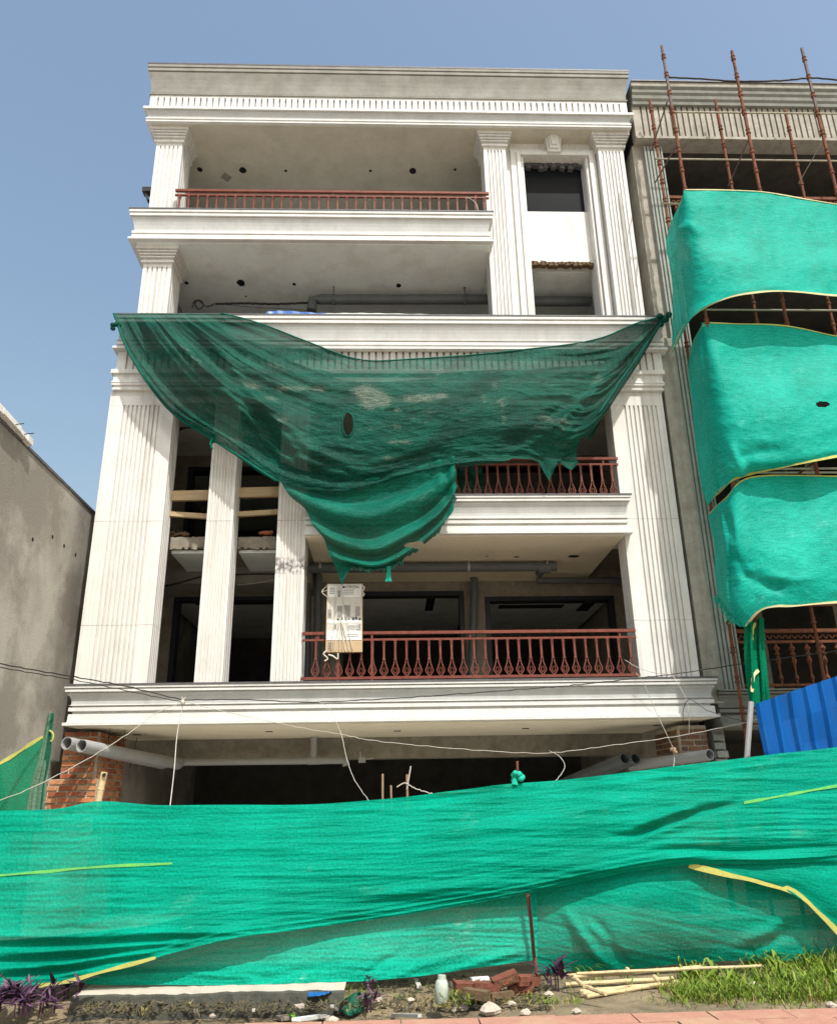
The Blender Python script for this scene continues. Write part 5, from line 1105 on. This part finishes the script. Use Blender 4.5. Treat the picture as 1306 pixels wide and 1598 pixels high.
wire([(1049, 1164, 11.6), (1052, 1182, 11.65), (1050, 1205, 11.6)], 11.6, .006, 'white string hanging from the lone right pipe', 'cord', 'string', cat='string')
knot(P(1051, 1172, 11.65), .06, thing('cord_knot', tuple(P(1051, 1172, 11.65)), 'knotted cord where the thin wire meets the lone right pipe', 'knot'), 'stick', 'loop')

# =================================================================== GROUND LITTER AND PLANTS
def gp(px, py, z=0.0):
    p_ = PZ(px, py, z)
    for _ in range(4): p_ = PZ(px, py, z+float(soil_h(p_[0], p_[1])))
    return p_
leaf_protos = {}
def leaf_mesh(L=1.0, W=.21, bend=.35):
    mb = MB(); n_ = 6
    for i in range(n_+1):
        f = i/n_; w_ = W*math.sin(math.pi*min(1, f*.92+.08))**.8*(1-f*.25) if i < n_ else .004
        z = f*L*.86; x = bend*f*f*L
        mb.v += [(x+.03*L, -w_/2, z), (x, 0, z), (x+.03*L, w_/2, z)]
    for i in range(n_):
        b = i*3; mb.f += [(b, b+1, b+4, b+3), (b+1, b+2, b+5, b+4)]
    return mb
def plant(px, py, label, nl, spread, h, mats, group=None, z=0.0):
    p = gp(px, py, z); t_ = thing('purple_plant', tuple(p), label, 'plant', group)
    q_ = MB()
    stems = []
    for i in range(max(3, nl//12)):
        a = rnd.uniform(0, 6.28); r_ = spread*math.sqrt(rnd.random()); hh = h*rnd.uniform(.35, .85)
        e_ = p+np.array([r_*math.cos(a), r_*math.sin(a)*.6, hh]); q_.tube([p+np.array([r_*.5*math.cos(a), r_*.3*math.sin(a), -.01]), (p+e_)/2+np.array([0, 0, .02]), e_], .007, 5); stems.append(e_)
    so_ = obj('stems', q_, 'purple', t_); so_['kind'] = 'stuff'
    for i in range(nl):
        e_ = stems[i % len(stems)]; mk = mats[i % len(mats)]
        if mk not in leaf_protos:
            o = obj('leaf', leaf_mesh(), mk, t_, origin=(0, 0, 0), smooth=True); leaf_protos[mk] = o; new = o
            new.location = Vector(e_)-world_loc(t_)
        else: new = inst(leaf_protos[mk], 'leaf', e_+np.array([rnd.uniform(-.01, .01), rnd.uniform(-.01, .01), -rnd.random()*h*.35]), t_)
        s_l = h*rnd.uniform(.32, .62); new.scale = (s_l, s_l*rnd.uniform(.9, 1.5), s_l); new.rotation_euler = (rnd.uniform(-.15, .15), rnd.uniform(.25, 1.45), rnd.uniform(0, 6.28))
    return t_
plant(48, 1582, 'large clump of dark purple leafy plants at the lower left corner', 190, .42, .27, ['purple', 'purple', 'purple2', 'purple'])
plant(-10, 1578, 'purple leafy plant cut by the left picture edge', 50, .25, .30, ['purple', 'purple2'])
plant(100, 1560, 'sparse dark purple plant at the right end of the big purple clump, by the slab', 26, .10, .22, ['purple'])
plant(575, 1578, 'small reddish purple plant beside the green cloth scrap', 24, .10, .20, ['purple2', 'purple'])
plant(582, 1545, 'tiny mauve plant just under the net, above the green cloth scrap', 14, .08, .14, ['purple2'])
plant(832, 1548, 'low purple plant growing at the foot of the rust red post', 26, .10, .17, ['purple2', 'purple'])
plant(866, 1548, 'upright dark purple plant right of the rust red post', 36, .09, .32, ['purple', 'purple', 'purple'])
# grass
def blades(areas, name, m='grass', wmin=.002, wmax=.0048):
    mb = MB()
    for (px0, px1, py0, py1, n_, h, ncl) in areas:
        cl = [(rnd.uniform(px0, px1), rnd.uniform(py0, py1), rnd.uniform(.45, 1.25), rnd.uniform(4, 16)) for _ in range(ncl)]
        for _ in range(n_):
            c_ = cl[rnd.randrange(ncl)]; px = c_[0]+rnd.gauss(0, c_[3]); py = min(c_[1]+rnd.gauss(0, c_[3]*.28), py1+4)
            p = gp(px, py); a = rnd.uniform(0, 6.28); L = h*c_[2]*rnd.uniform(.3, 1.1); lean = L*rnd.uniform(.3, 1.5); w_ = rnd.uniform(wmin, wmax)
            dx, dy = math.cos(a), math.sin(a); b = len(mb.v); tw = rnd.uniform(-1, 1); wx, wy = (-dy+tw*dx)*w_, (dx+tw*dy)*w_
            pts = [(0, 0), (.25, .5), (.6, .85), (1.0, rnd.uniform(.55, 1.0))]
            for k_, (f_, g_) in enumerate(pts):
                q_ = p+np.array([dx*lean*f_, dy*lean*f_, L*g_-.01])
                if k_ < 3: s_w = (.6, 1, .7)[k_]; mb.v += [(q_[0]-wx*s_w, q_[1]-wy*s_w, q_[2]), (q_[0]+wx*s_w, q_[1]+wy*s_w, q_[2])]
                else: mb.v.append(tuple(q_))
            mb.f += [(b, b+1, b+3, b+2), (b+2, b+3, b+5, b+4), (b+4, b+5, b+6)]
    return obj(name, mb, m, kind='stuff')
blades([(1060, 1330, 1530, 1562, 4200, .135, 130), (1190, 1330, 1505, 1556, 2400, .19, 60), (1040, 1130, 1548, 1566, 420, .11, 24), (700, 780, 1552, 1568, 150, .11, 9), (770, 900, 1558, 1570, 120, .07, 12), (880, 1010, 1522, 1556, 90, .16, 10), (1020, 1330, 1560, 1574, 260, .07, 26), (460, 840, 1545, 1572, 160, .09, 16)], 'grass')
blades([(1170, 1330, 1508, 1552, 260, .26, 20), (1040, 1200, 1520, 1550, 120, .22, 14)], 'leafy_weeds', m='grass', wmin=.008, wmax=.014)
blades([(930, 950, 1500, 1512, 14, .34, 3), (1060, 1110, 1490, 1506, 26, .40, 5), (1240, 1330, 1496, 1520, 70, .42, 12)], 'tall_grass_stalks', m='grass', wmin=.0015, wmax=.003)
blades([(1030, 1330, 1540, 1570, 700, .12, 60), (640, 900, 1558, 1574, 260, .06, 30), (140, 640, 1570, 1584, 90, .06, 20), (1180, 1330, 1510, 1560, 160, .25, 20)], 'dry_grass', m='grass_dry')
mbx = MB()
for _ in range(2600):
    px = rnd.uniform(120, 860); py = rnd.uniform(1553, 1588) if px < 560 else rnd.uniform(1528, 1580)
    if px < 560 and py < 1568: continue
    p = gp(px, py, 0.0); a = rnd.uniform(0, 6.28); L = rnd.uniform(.015, .06); w_ = rnd.uniform(.004, .014); b = len(mbx.v); z = p[2]+rnd.uniform(.0, .03); t_ = rnd.uniform(-.02, .03)
    dx, dy = math.cos(a), math.sin(a)
    mbx.v += [(p[0]-dx*L, p[1]-dy*L, z), (p[0]-dy*w_, p[1]+dx*w_, z+.006), (p[0]+dx*L, p[1]+dy*L, z+t_+.01), (p[0]+dy*w_, p[1]-dx*w_, z+.004)]; mbx.f.append((b, b+1, b+2, b+3))
obj('leaf_litter', mbx, 'litter', kind='stuff')
# loose bricks
def loose(px, py, rz, rx, ry, label, m='brick3', z=.04, mark=None):
    p = gp(px, py, z); t_ = thing('loose_brick', tuple(p), label, 'brick'); q_ = brick_mesh(int(px)); q_.v = [(x*.22, y*.10, z_*.075) for x, y, z_ in q_.v]
    o = obj('block', q_, m, t_, origin=(0, 0, 0)); o.location = (0, 0, 0); t_.rotation_euler = (rx, ry, rz)
    if mark:
        q_ = MB(); q_.box(-.075, .075, -.056, -.045, -.024, .024); o2 = obj('frog_panel', q_, 'brick_dark', t_, origin=(0, 0, 0)); o2.location = (0, 0, 0)
        tx = bpy.data.curves.new('stamp', 'FONT'); tx.body = mark; tx.size = .045; tx.extrude = .003; tx.align_x = 'CENTER'; tx.align_y = 'CENTER'; to_ = bpy.data.objects.new('stamp', tx); COL.objects.link(to_); bpy.context.view_layer.update()
        me_ = bpy.data.meshes.new_from_object(to_.evaluated_get(bpy.context.evaluated_depsgraph_get())); bpy.data.objects.remove(to_); me_.materials.clear(); me_.materials.append(M['brick1'])
        o3 = bpy.data.objects.new('stamped_letters', me_); COL.objects.link(o3); o3.parent = t_; o3.rotation_euler = (R(90), 0, 0); o3.location = (0, -.057, 0)
    return t_
loose(788, 1529, .15, .2, -.28, 'tilted red brick with stamped letters, topmost of the brick heap', 'brick_loose', .11, 'GBM')
loose(760, 1541, -.1, 0, .1, 'short red brick at the left of the stamped one', 'brick_loose', .06)
loose(812, 1543, .1, 0, 0, 'red brick lying flat below the stamped one', 'brick_loose', .045)
loose(781, 1555, .35, 0, 0, 'mossy brown brick at the front of the heap', 'brick_dark', .04)
loose(744, 1552, -.5, 0, .05, 'mossy brown brick at the left end of the heap', 'brick_dark', .04)
loose(822, 1530, .5, .1, .1, 'broken red brick against the foot of the rust red post', 'brick_loose', .10)
loose(728, 1541, .2, .1, .1, 'shaded red brick half hidden under the net, left of the heap', 'brick_loose', .04)
# stones
def stone(px, py, s, label, m='rock'):
    p = gp(px, py, s*.4); q_ = MB(); r_ = random.Random(int(px*3+py)); n_ = 7
    prof = [(0, s*.25), (s*.25, s*.62), (s*.55, s*.7), (s*.85, s*.45), (s*.98, s*.12)]
    q_.lathe((0, 0, -s*.45), (r_.uniform(-.2, .2), r_.uniform(-.2, .2), 1), prof, n_); q_.v = [(x*(1.3+r_.uniform(-.25, .25)), y*(1+r_.uniform(-.25, .25)), z*(1+r_.uniform(-.2, .2))) for x, y, z in q_.v]
    o = obj('stone', q_, m, None, label, 'stone', origin=(0, 0, 0)); o.location = tuple(p); return o
for (px, py, s, lb) in ((764, 1577, .10, 'biggest pale stone in front of the brick heap'), (723, 1574, .055, 'pale stone left of the biggest one'), (711, 1577, .04, 'small pale stone at the left of the row before the bricks'), (742, 1571, .035, 'tiny pale stone between the two mossy bricks'), (798, 1568, .045, 'pale stone right of the mossy front brick'), (820, 1581, .05, 'pale stone on the bare sand below the rust red post'), (899, 1579, .04, 'small pale stone on the sand below the bamboo poles'), (513, 1590, .045, 'small tan stone at the pavement edge, left of a twin'), (520, 1593, .05, 'small tan stone at the pavement edge, right of a twin'), (1177, 1541, .07, 'pale stone in the grass below the bamboo tips'), (1296, 1570, .05, 'pale stone at the right edge of the grass'), (855, 1553, .05, 'pale stone between the two purple plants'), (330, 1586, .05, 'grey flat stone on the dark soil before the kerb slab'), (641, 1563, .045, 'whitish stone on the dark soil right of the reddish plant'), (592, 1562, .04, 'whitish stone just right of the green cloth scrap')): stone(px, py, s, lb)
# bamboo ladder lying on the ground
bl_ = thing('bamboo_bundle', tuple(gp(960, 1535)), 'bundle of split bamboo poles with cross battens lying before the right green net', 'bamboo poles')
def pole(a, b_, r, za, zb_, name='pole'):
    pa, pb = gp(*a, za), gp(*b_, zb_); n_ = 9; pts = [pa+(pb-pa)*i/n_+np.array([0, 0, .008*math.sin(i*1.7+r*300)*.25]) for i in range(n_+1)]
    q_ = MB(); q_.tube(pts, r, 8); 
    for i in (2, 5, 7): q_.lathe(pts[i]-(pb-pa)/np.linalg.norm(pb-pa)*.008, pb-pa, [(0, r*1.0), (.008, r*1.18), (.016, r*1.0)], 8)
    return obj(name, q_, 'bamboo', bl_)
for a, b_, r, za, zb_ in (((884, 1526), (1095, 1510), .017, .10, .12), ((900, 1520), (1190, 1508), .013, .12, .13), ((882, 1537), (1050, 1528), .017, .07, .07), ((905, 1548), (1030, 1537), .016, .03, .04), ((915, 1556), (1058, 1533), .017, .02, .04), ((905, 1552), (960, 1545), .018, .03, .03), ((884, 1524), (990, 1519), .018, .10, .11)): pole(a, b_, r, za, zb_)
for a, b_ in (((978, 1512), (984, 1522)), ((1078, 1510), (1086, 1516)), ((1186, 1508), (1192, 1513)), ((898, 1528), (912, 1540)), ((915, 1541), (945, 1552)), ((1020, 1524), (1028, 1532))):
    pole(a, b_, .017, .13, .10, 'batten')
# small litter
p = gp(688, 1548, .09); t = thing('plastic_bottle', (p[0], p[1], 0), 'cloudy pale green plastic jar standing on the dark soil under the net', 'bottle')
q = MB(); q.lathe((p[0], p[1], p[2]-.09), (.05, 0, 1), [(0, .045), (.01, .055), (.12, .058), (.16, .05), (.18, .035)], 14); obj('body', q, 'plastic_white', t, smooth=True); q = MB(); q.lathe((p[0]+.009, p[1], p[2]+.09), (.05, 0, 1), [(0, .036), (.03, .034)], 12); obj('neck', q, 'plastic_white', t)
p = gp(455, 1588, .03); q = MB(); q.lathe(p-np.array([0, 0, .03]), (0, 0, 1), [(0, .008), (.008, .024), (.03, .033), (.052, .024), (.06, .008)], 12); obj('lime', q, 'lime', None, 'bright green lime lying at the pavement edge', 'fruit', smooth=True)
def scrap(pts, z, m, name, label, cat, th=.03, n_=14, seed=1, tall=.0):
    A_ = np.array([[gp(*a, z), gp(*b_, z+tall)] for a, b_ in pts]); t_ = np.linspace(0, len(pts)-1, n_); L0 = cr(A_[:, 0], t_); L1 = cr(A_[:, 1], t_); G_ = np.array([L0+(L1-L0)*f for f in np.linspace(0, 1, 7)])
    G_[..., 2] += th*(np.abs(np.array([[rnd.gauss(0, .7) for _ in range(n_)] for _ in range(7)]))); q_ = MB(); q_.grid(G_); o = obj(name, q_, m, None, label, cat); sm = o.modifiers.new('thick', 'SOLIDIFY'); sm.thickness = .004; return o
scrap([((480, 1556), (482, 1548)), ((500, 1555), (500, 1545)), ((518, 1549), (512, 1541))], .06, 'bluebag', 'plastic_scrap', 'crumpled blue plastic scrap at the end of the kerb slab', 'plastic scrap', th=.008)
scrap([((528, 1580), (535, 1562)), ((548, 1586), (556, 1550)), ((572, 1574), (560, 1553)), ((578, 1565), (578, 1560))], .03, 'greencloth', 'cloth_scrap', 'dark green cloth scrap crumpled on the soil', 'cloth', th=.016)
def chip(a, b_, r, label, m='cord', name='plaster_piece', cat='plaster piece'):
    pa, pb = gp(*a, .03), gp(*b_, .03); d = (pb-pa)/2; nrm = np.cross(d, [0, 0, 1]); nrm = nrm/np.linalg.norm(nrm)*r; q_ = MB(); q_.obox((pa+pb)/2, d, nrm, (0, 0, .012)); return obj(name, q_, m, None, label, cat)
chip((462, 1592), (504, 1586), .035, 'long white board offcut at the pavement edge beside the green lime', 'print_white', 'board_offcut', 'board')
chip((434, 1590), (452, 1588), .05, 'square grey concrete chunk left of the green lime', 'concrete', 'concrete_chunk', 'concrete')
chip((613, 1585), (655, 1586), .016, 'thin white strip lying on the dry grass edge', 'print_pale', 'strip', 'strip')
chip((518, 1571), (527, 1578), .014, 'small white splinter left of the green cloth scrap', 'cord', 'splinter', 'splinter')
chip((460, 1572), (474, 1570), .028, 'pale flat pebble like scrap left of the blue plastic', 'rock', 'flat_scrap', 'scrap')
chip((649, 1530), (654, 1541), .02, 'white paper scrap under the net left of the plastic jar', 'cord', 'paper_scrap', 'paper')
chip((386, 1584), (396, 1577), .012, 'tiny white splinter on the dark soil left of the lime', 'cord', 'splinter', 'splinter')
chip((630, 1578), (640, 1571), .014, 'curved white splinter right of the reddish plant', 'cord', 'splinter', 'splinter')
chip((305, 1578), (309, 1587), .014, 'white splinter below the middle of the kerb slab', 'cord', 'splinter', 'splinter')
chip((735, 1529), (762, 1527), .03, 'pale flat shard tucked under the net above the brick heap', 'print_white', 'shard', 'shard')
chip((200, 1553), (270, 1551), .012, 'dark twig lying on the kerb slab edge', 'litter', 'twig', 'twig')

# =================================================================== groups of repeats
for nm, gr in (('scaffold_net', 'green nets on the scaffolding'), ('loose_brick', 'loose bricks in the heap under the net'), ('stone', 'pale stones along the verge'), ('drain_pipe', 'plastic drain pipes of the white house'), ('plank', 'planks nailed across the column gaps'), ('purple_plant', 'purple plants along the verge'),
               ('stick', 'thin sticks above the street net'), ('lower_street_net', 'lower panels of the street net'), ('hanger_wire', 'hanger wires of the left pipes'), ('brick_pier', 'brick piers under the lowest ledge'), ('splinter', 'white splinters on the soil'), ('plastic_sheet', 'plastic scraps on the third floor ledge')):
    for o in list(COL.objects):
        if o.parent is None and o.name.split('.')[0] == nm: o['group'] = gr
